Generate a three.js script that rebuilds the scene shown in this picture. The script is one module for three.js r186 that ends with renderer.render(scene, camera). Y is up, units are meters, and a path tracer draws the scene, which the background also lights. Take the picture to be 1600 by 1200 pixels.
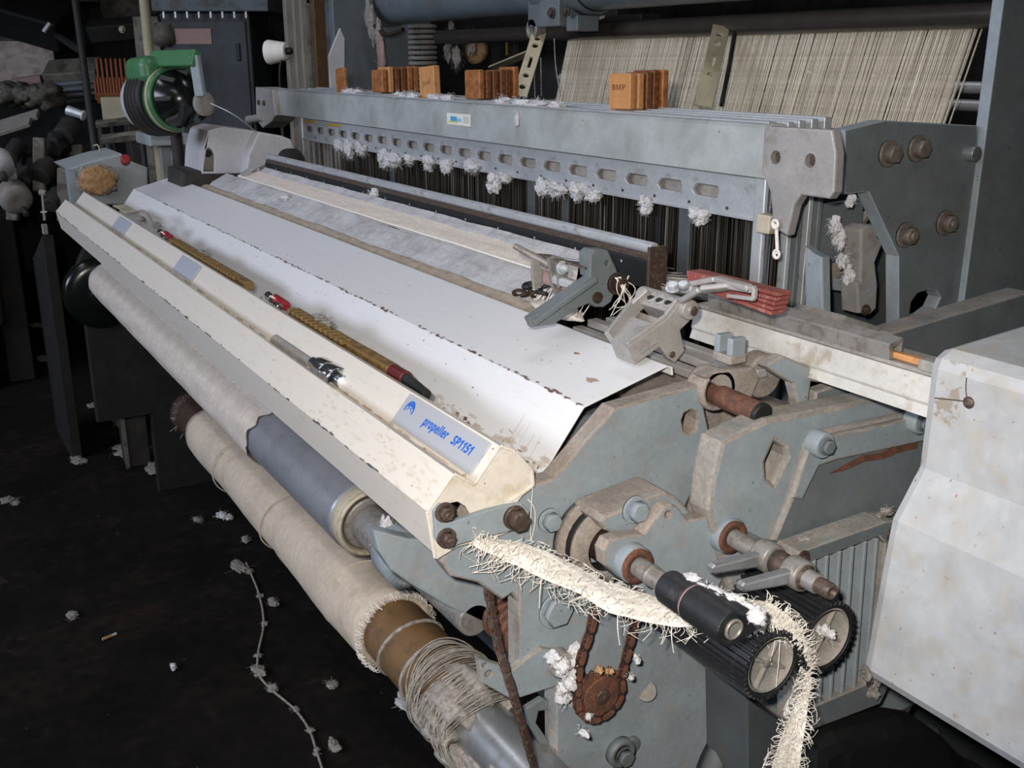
import * as THREE from 'three';
import { mergeGeometries, mergeVertices } from 'three/addons/utils/BufferGeometryUtils.js';
import { RoundedBoxGeometry } from 'three/addons/geometries/RoundedBoxGeometry.js';
import { ImprovedNoise } from 'three/addons/math/ImprovedNoise.js';
import { RectAreaLightUniformsLib } from 'three/addons/lights/RectAreaLightUniformsLib.js';

// ---------- camera, lights, exposure ----------
// x runs along the loom (towards the near end), y is up, -z runs from the cloth side to the warp side
const scene = new THREE.Scene();
const camera = new THREE.PerspectiveCamera(40.696, 4 / 3, 0.05, 60);
camera.position.set(0.99024, 1.5, 0.47257);
camera.lookAt(0.99024 - 0.8211, 1.5 - 0.29794, 0.47257 - 0.48685);
const renderer = new THREE.WebGLRenderer({ antialias: true });
renderer.toneMapping = THREE.LinearToneMapping;
renderer.toneMappingExposure = 1.6;
renderer.shadowMap.enabled = true;
RectAreaLightUniformsLib.init();
scene.background = new THREE.Color(0x050506);

// the compact camera's own flash, just left of and above the lens
const FLASH = 4.6, DAY = 5.8, TUBE = 5;
const flash = new THREE.SpotLight(0xfff7ee, FLASH, 0, 0.72, 0.55, 2);
flash.position.set(0.975, 1.575, 0.535);
flash.target.position.set(-0.45, 1.05, -0.38);
flash.shadow.radius = 1; flash.castShadow = true;
scene.add(flash, flash.target);
// daylight from an unseen window out of view, lighting the faces towards the aisle
const daylight = new THREE.RectAreaLight(0xdfe9ff, DAY, 5.6, 1.5);
daylight.position.set(-1.2, 3.0, 5.84);
daylight.lookAt(-1.2, 1.0, -1);
scene.add(daylight);
const unseenLampSpots = [[-2.6, 3.3, 1.1], [0.2, 3.3, 1.1], [-1.4, 3.3, -0.95]];  // unseen ceiling lamps, out of view, placed to light top faces and the warp
for (const [x, y, z] of unseenLampSpots) {
  const l = new THREE.RectAreaLight(0xf4f6ff, TUBE, 1.5, 0.24);
  l.position.set(x, y - 0.075, z); l.lookAt(x, 0, z); scene.add(l);
}

// ---------- helpers ----------
let seed = 7;
const rnd = () => { seed = (seed * 1664525 + 1013904223) % 4294967296; return seed / 4294967296; };
const rr = (a, b) => a + (b - a) * rnd();
const noise = new ImprovedNoise();
const V = (a) => new THREE.Vector3(a[0], a[1], a[2]);
const PI = Math.PI;
const used = new Map();
function numbered(n) { const k = used.get(n) || 0; used.set(n, k + 1); return k ? n + '_' + String(k).padStart(3, '0') : n; }
function boxUV(g) {
  g = g.index ? g.toNonIndexed() : g;
  if (!g.attributes.normal) g.computeVertexNormals();
  const p = g.attributes.position, n = p.count, uv = new Float32Array(n * 2);
  const a = new THREE.Vector3(), b = new THREE.Vector3(), c = new THREE.Vector3(), N = new THREE.Vector3();
  for (let i = 0; i < n; i += 3) {
    a.fromBufferAttribute(p, i); b.fromBufferAttribute(p, i + 1); c.fromBufferAttribute(p, i + 2);
    N.copy(b).sub(a).cross(c.clone().sub(a));
    const ax = Math.abs(N.x), ay = Math.abs(N.y), az = Math.abs(N.z);
    [a, b, c].forEach((q, k) => {
      const j = (i + k) * 2;
      if (ax >= ay && ax >= az) { uv[j] = q.z; uv[j + 1] = q.y; }
      else if (ay >= az) { uv[j] = q.x; uv[j + 1] = q.z; }
      else { uv[j] = q.x; uv[j + 1] = q.y; }
    });
  }
  g.setAttribute('uv', new THREE.BufferAttribute(uv, 2));
  return g;
}
function clean(g) { g = g.index ? g.toNonIndexed() : g; for (const k of Object.keys(g.attributes)) if (!['position', 'normal', 'uv'].includes(k)) g.deleteAttribute(k); g.morphAttributes = {}; return g; }
function merge(list) { const l = list.flat().map((g) => { const q = clean(g.clone()); q.clearGroups(); if (!q.attributes.uv) q.setAttribute('uv', new THREE.BufferAttribute(new Float32Array(q.attributes.position.count * 2), 2)); return q; }); return l.length === 1 ? l[0] : mergeGeometries(l, false); }
function mesh(name, geo, mat, parent, keepUV) {
  let g = Array.isArray(geo) ? merge(geo) : geo;
  if (!keepUV) { const gr = g.groups.slice(); const ix = g.index; g = boxUV(clean(g)); if (gr.length && !ix) { g.clearGroups(); gr.forEach((q) => g.addGroup(q.start, q.count, q.materialIndex)); } }
  const m = new THREE.Mesh(g, mat); m.castShadow = m.receiveShadow = true;
  m.name = parent ? name : numbered(name);
  (parent || scene).add(m);
  return m;
}
function tag(o, label, category, group, kind) { o.userData.label = label; if (category) o.userData.category = category; if (group) o.userData.group = group; if (kind) o.userData.kind = kind; return o; }
function thing(name, label, category, group) { const o = new THREE.Group(); o.name = numbered(name); scene.add(o); return tag(o, label, category, group); }
function one(name, geo, mat, label, category, group, keepUV) { return tag(mesh(name, geo, mat, null, keepUV), label, category, group); }
function struct(name, geo, mat) { const m = mesh(name, geo, mat); m.userData.kind = 'structure'; return m; }
function part(name, geo, mat, parent, label, kind) { const m = mesh(name, geo, mat, parent); if (label) m.userData.label = label; if (kind) m.userData.kind = kind; return m; }

function shapeOf(poly, holes) {
  const s = new THREE.Shape(poly.map((q) => new THREE.Vector2(q[0], q[1])));
  for (const h of holes || []) s.holes.push(h.isPath ? h : new THREE.Path(h.map((q) => new THREE.Vector2(q[0], q[1]))));
  return s;
}
function circ(x, y, r, ry, n = 20) { const a = []; for (let i = 0; i < n; i++) { const t = -i / n * 2 * PI; a.push([x + Math.cos(t) * r, y + Math.sin(t) * (ry || r)]); } return a; }
function extrude(poly, depth, o) {
  const b = o.bevel ?? 0.0015;
  const g = new THREE.ExtrudeGeometry(shapeOf(poly, o.holes), { depth: Math.max(depth - 2 * b, 1e-4), bevelEnabled: b > 0, bevelSize: b, bevelOffset: -b, bevelThickness: b, bevelSegments: 2, curveSegments: 12, steps: 1 });
  if (b > 0) g.translate(0, 0, b);
  return g;
}
// profile in (z, y), swept along x from x0 to x1
function extX(poly, x0, x1, o = {}) { const g = extrude(poly, x1 - x0, o); g.applyMatrix4(new THREE.Matrix4().set(0, 0, -1, x1, 0, 1, 0, 0, 1, 0, 0, 0, 0, 0, 0, 1)); return g; }
// profile in (x, y), swept along z
function extZ(poly, z0, z1, o = {}) { const g = extrude(poly, z1 - z0, o); g.translate(0, 0, z0); return g; }
// profile in (x, z), swept along y
function extY(poly, y0, y1, o = {}) { const g = extrude(poly.map(([a, b]) => [a, -b]), y1 - y0, o); g.rotateX(-PI / 2); g.translate(0, y0, 0); return g; }
// folded sheet: an open polyline given a thickness
function sheet(line, t) {
  const n = line.length, out = [];
  for (let i = 0; i < n; i++) {
    const p = line[Math.max(i - 1, 0)], q = line[i], r = line[Math.min(i + 1, n - 1)];
    let ax = q[0] - p[0], ay = q[1] - p[1], bx = r[0] - q[0], by = r[1] - q[1];
    if (i === 0) { ax = bx; ay = by; } if (i === n - 1) { bx = ax; by = ay; }
    const la = Math.hypot(ax, ay), lb = Math.hypot(bx, by);
    let nx = -ay / la - by / lb, ny = ax / la + bx / lb; const ln = Math.hypot(nx, ny); nx /= ln; ny /= ln;
    const c = Math.max(0.4, nx * (-ay / la) + ny * (ax / la));
    out.push([q[0] + nx * t / c, q[1] + ny * t / c]);
  }
  return line.concat(out.reverse());
}
function aim(g, p, q) { const d = V(q).sub(V(p)); g.applyQuaternion(new THREE.Quaternion().setFromUnitVectors(new THREE.Vector3(0, 1, 0), d.clone().normalize())); g.translate(p[0], p[1], p[2]); return g; }
// rod from p to q, its ends chamfered
function rod(p, q, r, r2 = r, seg = 20) {
  const L = V(q).distanceTo(V(p)), c = Math.min(0.12 * Math.min(r, r2), L * 0.2);
  return aim(new THREE.LatheGeometry([[0, 0], [r - c, 0], [r, c], [r2, L - c], [r2 - c, L], [0, L]].map((a) => new THREE.Vector2(a[0], a[1])), seg), p, q);
}
// a turned profile [radius, distance] along the axis p -> q
function lathe(p, q, prof, seg = 28) { const g = new THREE.LatheGeometry(prof.map((a) => new THREE.Vector2(Math.max(a[0], 0), a[1])), seg); return aim(g, p, q); }
function pipe(p, q, r, ri, seg = 28) { const L = V(q).distanceTo(V(p)); return lathe(p, q, [[ri, 0], [r, 0], [r, L], [ri, L], [ri, 0]], seg); }
function tube(pts, r, seg = 24, rad = 8) { return new THREE.TubeGeometry(new THREE.CatmullRomCurve3(pts.map(V)), seg, r, rad, false); }
function box(x0, x1, y0, y1, z0, z1, r = 0.002) { const g = new RoundedBoxGeometry(x1 - x0, y1 - y0, z1 - z0, 2, Math.min(r, (x1 - x0) / 2.1, (y1 - y0) / 2.1, (z1 - z0) / 2.1)); g.translate((x0 + x1) / 2, (y0 + y1) / 2, (z0 + z1) / 2); return g; }
function bar(p, q, w, h, r = 0.001) { const L = V(q).distanceTo(V(p)); const g = new RoundedBoxGeometry(w, L, h, 2, Math.min(r, w / 2.1, h / 2.1)); g.translate(0, L / 2, 0); return aim(g, p, q); }
// hexagon bolt: washer, head and a stub of thread, seen along direction d
function bolt(p, d, r, h, o = {}) {
  const D = V(d).normalize(), q = V(p).add(D).toArray(), L = [];
  const w = o.w ?? 1.35;
  if (w) L.push(lathe(p, q, [[0, 0], [r * w, 0], [r * w, h * 0.22], [r * w * 0.95, h * 0.28], [0, h * 0.28]], 24));
  L.push(lathe(p, q, [[0, 0], [r, 0], [r, h * 0.92], [r * 0.86, h], [0, h]], 6));
  if (o.stub) L.push(rod(V(p).add(D.clone().multiplyScalar(h * 0.9)).toArray(), V(p).add(D.clone().multiplyScalar(h + o.stub)).toArray(), r * 0.52));
  return L;
}
function fuzzBlob(c, rx, ry, rz, s, k = 0.55, det = 3) {
  let g = new THREE.IcosahedronGeometry(1, det); g.deleteAttribute('normal'); g.deleteAttribute('uv'); g = mergeVertices(g, 1e-4); const p = g.attributes.position, v = new THREE.Vector3();
  for (let i = 0; i < p.count; i++) {
    v.fromBufferAttribute(p, i);
    const n = noise.noise(v.x * 1.7 + s, v.y * 1.7 + s * 0.37, v.z * 1.7 + 3) * k + noise.noise(v.x * 4.5 + s, v.y * 4.5, v.z * 4.5 + s) * k * 0.35;
    v.multiplyScalar(1 + n);
    p.setXYZ(i, c[0] + v.x * rx, c[1] + v.y * ry, c[2] + v.z * rz);
  }
  g.computeVertexNormals();
  return g;
}
function hair(c, n, rx, ry, rz, len, th = 0.0004) {
  const L = [];
  for (let i = 0; i < n; i++) {
    const a = rr(0, 2 * PI), b = Math.acos(rr(-1, 1)), d = [Math.sin(b) * Math.cos(a), Math.cos(b), Math.sin(b) * Math.sin(a)];
    const s = [c[0] + d[0] * rx * 0.8, c[1] + d[1] * ry * 0.8, c[2] + d[2] * rz * 0.8], l = rr(0.4, 1) * len;
    const m = [s[0] + d[0] * l * 0.5 + rr(-1, 1) * l * 0.2, s[1] + d[1] * l * 0.5 + rr(-1, 1) * l * 0.2, s[2] + d[2] * l * 0.5];
    const e = [s[0] + d[0] * l + rr(-1, 1) * l * 0.3, s[1] + d[1] * l - l * 0.2, s[2] + d[2] * l + rr(-1, 1) * l * 0.3];
    L.push(tube([s, m, e], th, 4, 3));
  }
  return L;
}
// a tuft of cotton fly: a few uneven wads and loose fibres
function lintGeo(c, rx, ry, rz, n = 3, hairs = 14) {
  const L = [];
  for (let i = 0; i < n; i++) { const k = rr(0.45, 0.8); L.push(fuzzBlob([c[0] + rr(-1, 1) * rx * 0.6, c[1] + rr(-1, 1) * ry * 0.6, c[2] + rr(-0.5, 0.5) * rz * 0.6], rx * k, ry * k, rz * k, rr(0, 90), 0.75)); }
  L.push(...hair(c, hairs * 4, rx * 0.8, ry * 0.8, rz * 0.8, Math.max(rx, ry, rz) * 0.6, 0.00028));
  return merge(L);
}

// ---------- materials ----------
const hex = (h) => [(h >> 16) & 255, (h >> 8) & 255, h & 255];
function tileNoise(S, cells, sd) {   // tileable value noise
  const g = new Float32Array(cells * cells); let s = sd * 7919 + 13;
  for (let i = 0; i < g.length; i++) { s = (s * 1664525 + 1013904223) % 4294967296; g[i] = s / 4294967296; }
  const out = new Float32Array(S * S), f = (t) => t * t * (3 - 2 * t);
  for (let y = 0; y < S; y++) { const fy = y / S * cells, y0 = Math.floor(fy), ty = f(fy - y0);
    for (let x = 0; x < S; x++) { const fx = x / S * cells, x0 = Math.floor(fx), tx = f(fx - x0), x1 = (x0 + 1) % cells, y1 = (y0 + 1) % cells;
      const a = g[y0 * cells + x0], b = g[y0 * cells + x1], c = g[y1 * cells + x0], d = g[y1 * cells + x1];
      out[y * S + x] = (a + (b - a) * tx) + ((c + (d - c) * tx) - (a + (b - a) * tx)) * ty; } }
  return out;
}
function fbm(S, cells, oct, sd) { const o = new Float32Array(S * S); let w = 0.5, t = 0; for (let k = 0; k < oct && cells << k <= S / 2; k++) { const n = tileNoise(S, cells << k, sd + k); for (let i = 0; i < o.length; i++) o[i] += n[i] * w; t += w; w *= 0.55; } for (let i = 0; i < o.length; i++) o[i] /= t; return o; }
let texSeed = 1;
// colour map of a painted or bare surface: base tone, mottling, irregular patches of dirt and small specks, all with hard-ish outlines
function surface({ base, mottle = 0.06, dirt, dirtAt = 0.6, dirtMax = 0.7, dirt2, dirt2At = 0.7, specks = 0, speck = 0x3a2a20, grain = 0.05, S = 512, cells = 6, edge = 0.1 }) {
  const sd = texSeed++ * 31, A = fbm(S, cells, 5, sd), B = fbm(S, cells * 2, 5, sd + 9), G = fbm(S, 64, 3, sd + 17), C2 = fbm(S, cells, 6, sd + 23);
  const b = hex(base), d = dirt !== undefined ? hex(dirt) : b, d2 = dirt2 !== undefined ? hex(dirt2) : b, data = new Uint8Array(S * S * 4);
  for (let i = 0; i < S * S; i++) {
    const m = 1 + (A[i] - 0.5) * 2 * mottle + (G[i] - 0.5) * 2 * grain;
    const k = dirt === undefined ? 0 : Math.min(1, Math.max(0, (B[i] * 0.75 + G[i] * 0.25 - dirtAt) / edge)) * dirtMax;
    const k2 = dirt2 === undefined ? 0 : Math.min(1, Math.max(0, (C2[i] * 0.8 + G[i] * 0.2 - dirt2At) / 0.03));
    for (let c = 0; c < 3; c++) { let v = b[c] * m; v += (d[c] * m - v) * k; v += (d2[c] - v) * k2; data[i * 4 + c] = Math.max(0, Math.min(255, v)); }
    data[i * 4 + 3] = 255;
  }
  let s = sd + 5; const r = () => { s = (s * 1664525 + 1013904223) % 4294967296; return s / 4294967296; };
  const sp = hex(speck);
  for (let n = 0; n < specks; n++) {
    const cx = r() * S, cy = r() * S, rad = 0.6 + r() * r() * 2.6, st = 0.6 + r();
    for (let y = -4; y <= 4; y++) for (let x = -4; x <= 4; x++) if (x * x * st + y * y / st < rad * rad) { const i = (((cy + y + S) | 0) % S) * S + ((cx + x + S) | 0) % S; for (let c = 0; c < 3; c++) data[i * 4 + c] = data[i * 4 + c] * 0.3 + sp[c] * 0.7; }
  }
  const t = new THREE.DataTexture(data, S, S); t.colorSpace = THREE.SRGBColorSpace; t.wrapS = t.wrapT = THREE.RepeatWrapping; t.magFilter = THREE.LinearFilter; t.minFilter = THREE.LinearMipmapLinearFilter; t.generateMipmaps = true; t.needsUpdate = true;
  return t;
}
function bumpTex(fn, S = 256) { const d = new Uint8Array(S * S * 4); for (let y = 0; y < S; y++) for (let x = 0; x < S; x++) { const v = Math.max(0, Math.min(255, fn(x / S, y / S, x, y) * 255)), i = (y * S + x) * 4; d[i] = d[i + 1] = d[i + 2] = v; d[i + 3] = 255; } const t = new THREE.DataTexture(d, S, S); t.wrapS = t.wrapT = THREE.RepeatWrapping; t.magFilter = THREE.LinearFilter; t.minFilter = THREE.LinearMipmapLinearFilter; t.generateMipmaps = true; t.needsUpdate = true; return t; }
const roughNoise = (() => { const n = fbm(256, 12, 4, 501); return bumpTex((u, v, x, y) => n[y * 256 + x]); })();
function mat(o, size = 0.4, rough = 0.6, metal = 0, extra = {}) {
  const p = { roughness: rough, metalness: metal, ...extra };
  if (o.base !== undefined) { p.map = surface(o); p.map.repeat.set(1 / size, 1 / size); } else p.color = o.color;
  if (o.bump) { const b = roughNoise.clone(); b.repeat.set(1 / (o.bumpSize || 0.06), 1 / (o.bumpSize || 0.06)); b.needsUpdate = true; p.bumpMap = b; p.bumpScale = o.bump; }
  return new (extra.clearcoat || extra.sheen || extra.transmission ? THREE.MeshPhysicalMaterial : THREE.MeshStandardMaterial)(p);
}
const M = {
  bluegrey: mat({ base: 0x8a949a, mottle: 0.08, dirt: 0x918b84, dirtAt: 0.53, dirtMax: 0.4, specks: 60, speck: 0x5c5750, cells: 9, edge: 0.2 }, 0.35, 0.55),
  greydark: mat({ base: 0x687073, mottle: 0.1, dirt: 0x6c6861, dirtAt: 0.54, dirtMax: 0.4, cells: 9, edge: 0.2, specks: 40, speck: 0x453f38 }, 0.4, 0.55),
  greydeep: mat({ base: 0x4c5255, mottle: 0.12, dirt: 0x5c574e, dirtAt: 0.58, dirtMax: 0.5, specks: 30 }, 0.5, 0.55),
  dusty: mat({ base: 0x8d837a, mottle: 0.16, dirt: 0x7e8483, dirtAt: 0.6, dirtMax: 0.7, grain: 0.12, bump: 0.0006, bumpSize: 0.03 }, 0.2, 0.95),
  dustgrey: mat({ base: 0x8d8780, mottle: 0.14, dirt: 0x77807f, dirtAt: 0.55, dirtMax: 0.7, grain: 0.12, bump: 0.0005, bumpSize: 0.03 }, 0.25, 0.9),
  beam: mat({ base: 0xa6abaa, mottle: 0.08, dirt: 0x8d8980, dirtAt: 0.54, dirtMax: 0.4, edge: 0.2, specks: 50, speck: 0x6a675e }, 0.4, 0.5),
  white: mat({ base: 0xdcdbda, mottle: 0.03, dirt: 0xc9c4bb, dirtAt: 0.62, dirtMax: 0.6, specks: 40, speck: 0x5a3a30 }, 0.5, 0.42),
  plastic: mat({ base: 0xa6a8a9, mottle: 0.05, dirt: 0x9e968a, dirtAt: 0.51, dirtMax: 0.6, dirt2: 0x8f867b, dirt2At: 0.68, specks: 320, speck: 0x86685c, S: 1024, cells: 14, edge: 0.22 }, 0.6, 0.45),
  plasticfar: mat({ base: 0xc4c3c6, mottle: 0.03 }, 0.4, 0.45),
  cream: mat({ base: 0xd4cdc1, mottle: 0.05, dirt: 0xb6a88e, dirtAt: 0.6, dirtMax: 0.55, specks: 60, speck: 0x5b4638 }, 0.4, 0.42),
  creamdark: mat({ base: 0xb4ab98, mottle: 0.12, dirt: 0x8d7c62, dirtAt: 0.55, dirtMax: 0.7, specks: 50 }, 0.3, 0.6),
  railpaint: mat({ base: 0xbcbab4, mottle: 0.1, dirt: 0x8f8069, dirtAt: 0.56, dirtMax: 0.6, specks: 50, edge: 0.16 }, 0.3, 0.5),
  alu: mat({ base: 0xa3a09d, mottle: 0.08, dirt: 0x8a8279, dirtAt: 0.58, dirtMax: 0.5, bump: 0.0002, bumpSize: 0.02 }, 0.2, 0.5, 0.25),
  steel: mat({ base: 0xa9acae, mottle: 0.08, dirt: 0x8d857b, dirtAt: 0.6, dirtMax: 0.5 }, 0.2, 0.34, 0.75),
  steeldull: mat({ base: 0x908d89, mottle: 0.1, dirt: 0x74695d, dirtAt: 0.55, dirtMax: 0.6 }, 0.15, 0.5, 0.4),
  chrome: mat({ color: 0xc9cbcf }, 1, 0.16, 0.95),
  zinc: mat({ base: 0xc6cacd, mottle: 0.06, dirt: 0x938c84, dirtAt: 0.62, dirtMax: 0.5 }, 0.3, 0.42, 0.5),
  roller: mat({ base: 0x9da0a8, mottle: 0.05, dirt: 0x8b8886, dirtAt: 0.6, dirtMax: 0.4 }, 0.3, 0.4, 0.45),
  rust: mat({ base: 0x5f4235, mottle: 0.22, dirt: 0x7b4a34, dirtAt: 0.5, dirtMax: 0.8, grain: 0.2, bump: 0.0006, bumpSize: 0.012 }, 0.06, 0.8, 0.15),
  darkrust: mat({ base: 0x3a2c25, mottle: 0.22, dirt: 0x54372a, dirtAt: 0.52, dirtMax: 0.8, grain: 0.2, bump: 0.0006, bumpSize: 0.012 }, 0.06, 0.6, 0.3),
  boltbrown: mat({ base: 0x55473f, mottle: 0.15, dirt: 0x7a6d60, dirtAt: 0.55, dirtMax: 0.7, grain: 0.15 }, 0.05, 0.5, 0.4),
  rubber: mat({ base: 0x1c1d20, mottle: 0.2, dirt: 0x3d3b39, dirtAt: 0.6, dirtMax: 0.6 }, 0.08, 0.5),
  black: mat({ base: 0x141516, mottle: 0.2, dirt: 0x26231f, dirtAt: 0.6 }, 0.3, 0.6),
  blackgloss: mat({ color: 0x101614 }, 1, 0.22),
  wood: mat({ base: 0xa0683a, mottle: 0.16, dirt: 0x7c4724, dirtAt: 0.52, dirtMax: 0.7, grain: 0.12 }, 0.07, 0.5),
  woodshaded: mat({ base: 0x7a4a28, mottle: 0.2, dirt: 0x4d2c18, dirtAt: 0.5, dirtMax: 0.8, grain: 0.14 }, 0.06, 0.5),  // darker copy of wood, shade on the rear blocks put into the colour
  woodlight: mat({ base: 0xc08a58, mottle: 0.1, dirt: 0xa66f42, dirtAt: 0.55, dirtMax: 0.6, grain: 0.1 }, 0.07, 0.5),
  red: mat({ base: 0x87453f, mottle: 0.12, dirt: 0xa88a7e, dirtAt: 0.55, dirtMax: 0.5 }, 0.1, 0.7),
  lint: mat({ base: 0xc9c8c9, mottle: 0.1, grain: 0.12 }, 0.05, 1, 0, { sheen: 0.4, sheenRoughness: 0.9 }),
  lintgrey: mat({ base: 0x928d86, mottle: 0.14, dirt: 0x736c63, dirtAt: 0.5, grain: 0.15 }, 0.05, 1),
  thread: mat({ base: 0xe8e3da, mottle: 0.08, grain: 0.1 }, 0.03, 0.95),
  brownboard: mat({ base: 0x6a4f30, mottle: 0.12, dirt: 0x54412c, dirtAt: 0.55 }, 0.2, 0.7),
  cardboard: mat({ base: 0xb39068, mottle: 0.14, dirt: 0x94683d, dirtAt: 0.5 }, 0.1, 0.9),
  amber: mat({ base: 0x84693c, mottle: 0.12, dirt: 0x5f4a2c, dirtAt: 0.5 }, 0.1, 0.35),
  maroon: mat({ color: 0x5a2020 }, 1, 0.4),
  redplastic: mat({ color: 0x8e2026 }, 1, 0.35),
  green: mat({ base: 0x40724c, mottle: 0.06 }, 0.2, 0.4),
  yellow: mat({ color: 0xc79a1e }, 1, 0.5),
  bgpaint: mat({ base: 0x6b675d, mottle: 0.2, dirt: 0x4b453b, dirtAt: 0.5, dirtMax: 0.8 }, 0.5, 0.7),  // background colours kept dark to stand in for the dimmer light there
  bgblue: mat({ base: 0x59646c, mottle: 0.15, dirt: 0x47443e, dirtAt: 0.5 }, 0.5, 0.6),
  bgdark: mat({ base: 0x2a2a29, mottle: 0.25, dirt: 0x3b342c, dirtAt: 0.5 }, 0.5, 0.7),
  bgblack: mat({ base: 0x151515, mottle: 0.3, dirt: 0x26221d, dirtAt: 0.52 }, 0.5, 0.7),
  bgcream: mat({ base: 0xa79d83, mottle: 0.08 }, 0.4, 0.7),
  bgcloth: mat({ base: 0x8f8880, mottle: 0.12 }, 0.4, 0.95),
  bgorange: mat({ base: 0x8a4f30, mottle: 0.16 }, 0.2, 0.7),
  bgsheet: mat({ base: 0xb9aaa0, mottle: 0.14, dirt: 0x978a80, dirtAt: 0.5 }, 0.4, 0.95),
  nutbrown: mat({ base: 0x756c63, mottle: 0.14, dirt: 0x8f867b, dirtAt: 0.55 }, 0.05, 0.5, 0.3),
  pink: mat({ base: 0x9a7f7a, mottle: 0.06 }, 0.3, 0.8),
};
// plain weave: fine crossing threads in relief, a few slubs and creases in the tone
const weaveBump = bumpTex((u, v) => { const a = Math.sin(u * 2 * PI * 32), b = Math.sin(v * 2 * PI * 32); return 0.5 + 0.25 * a * (b > 0 ? 1 : -1) * 0.8 + 0.2 * b * a; });
function clothMat(o, size, extra = {}) { const m = mat(o, size, 0.97, 0, extra); m.bumpMap = weaveBump.clone(); m.bumpMap.repeat.set(1 / 0.05, 1 / 0.05); m.bumpMap.needsUpdate = true; m.bumpScale = 0.0006; return m; }
M.cloth = clothMat({ base: 0xd1c7bc, mottle: 0.05, dirt: 0xbdb1a4, dirtAt: 0.58, dirtMax: 0.5, grain: 0.08 }, 0.3);
M.clothroll = clothMat({ base: 0xc4b6a5, mottle: 0.06, dirt: 0xb3a28f, dirtAt: 0.56, dirtMax: 0.6, grain: 0.08 }, 0.35);
M.clothgrey = clothMat({ base: 0xbebdbe, mottle: 0.07, dirt: 0xa3a1a0, dirtAt: 0.55, dirtMax: 0.6, grain: 0.1 }, 0.25);
M.clothcream = clothMat({ base: 0xd8cdc0, mottle: 0.03, grain: 0.16 }, 0.1);
M.clothbrown = clothMat({ base: 0xa89b8b, mottle: 0.1, dirt: 0x8d7e6c, dirtAt: 0.5, dirtMax: 0.6 }, 0.2);

// ---------- the room ----------
M.floor = mat({ base: 0x151210, mottle: 0.45, dirt: 0x211914, dirtAt: 0.5, dirtMax: 0.8, dirt2: 0x2c2722, dirt2At: 0.735, specks: 70, speck: 0x4a453e, grain: 0.3, S: 1024, cells: 8, edge: 0.2 }, 1.6, 0.95, 0, { sheen: 0.001, specularIntensity: 0.3 });
M.wall = mat({ base: 0x4a4640, mottle: 0.2, dirt: 0x37332e, dirtAt: 0.5 }, 1.2, 0.9);
struct('floor', box(-9.2, 4.2, -0.2, 0, -7.2, 6.2, 0.001), M.floor);
struct('ceiling', box(-9.2, 4.2, 4.4, 4.6, -7.2, 6.2, 0.001), M.wall);
struct('wall_far', box(-9.2, -9, 0, 4.4, -7.2, 6.2, 0.001), M.wall);
struct('wall_near', box(4, 4.2, 0, 4.4, -7.2, 6.2, 0.001), M.wall);
struct('wall_back', box(-9, 4, 0, 4.4, -7.2, -7, 0.001), M.wall);
struct('wall_aisle', extZ([[-9, 0], [4, 0], [4, 4.4], [-9, 4.4]], 6, 6.2, { bevel: 0, holes: [[[-4.0, 2.25], [-4.0, 3.75], [1.6, 3.75], [1.6, 2.25]]] }), M.wall);
{
  const paneM = new THREE.MeshStandardMaterial({ color: 0xdfe6f0, roughness: 0.4, emissive: 0xdfe9ff, emissiveIntensity: 0.8 });
  const w = new THREE.Group(); w.name = 'unseen_window_1'; w.userData.kind = 'structure'; scene.add(w);  // unseen window, out of view; its panes glow to match the side daylight
  const fr = [box(-4, 1.6, 2.25, 2.31, 6.02, 6.1), box(-4, 1.6, 3.69, 3.75, 6.02, 6.1)];
  for (let i = 0; i <= 6; i++) { const x = -4 + i * (5.54 / 6); fr.push(box(x, x + 0.06, 2.31, 3.69, 6.02, 6.1)); }
  part('window_frame', fr, M.bgpaint, w);
  for (let i = 0; i < 6; i++) { const x = -4 + i * (5.54 / 6) + 0.06; part('pane', box(x, x + 5.54 / 6 - 0.06, 2.31, 3.69, 6.05, 6.06, 0.001), paneM, w); }
  const diff = new THREE.MeshStandardMaterial({ color: 0xeeeeee, emissive: 0xf4f6ff, emissiveIntensity: 0.8 });
  unseenLampSpots.forEach(([x, y, z], i) => {
    const t = thing('unseen_ceiling_lamp', ['unseen ceiling lamp out of view, lighting the far half of the aisle', 'unseen ceiling lamp out of view, lighting the near half of the aisle', 'unseen ceiling lamp above the harness, lighting beam tops and warp'][i], 'lamp');
    part('housing', [box(x - 0.78, x + 0.78, y, y + 0.06, z - 0.13, z + 0.13, 0.01), box(x - 0.02, x + 0.02, y + 0.05, 4.41, z - 0.02, z + 0.02)], M.bgcream, t);
    part('diffuser', box(x - 0.75, x + 0.75, y - 0.06, y, z - 0.12, z + 0.12, 0.02), diff, t);
  });
}

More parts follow.
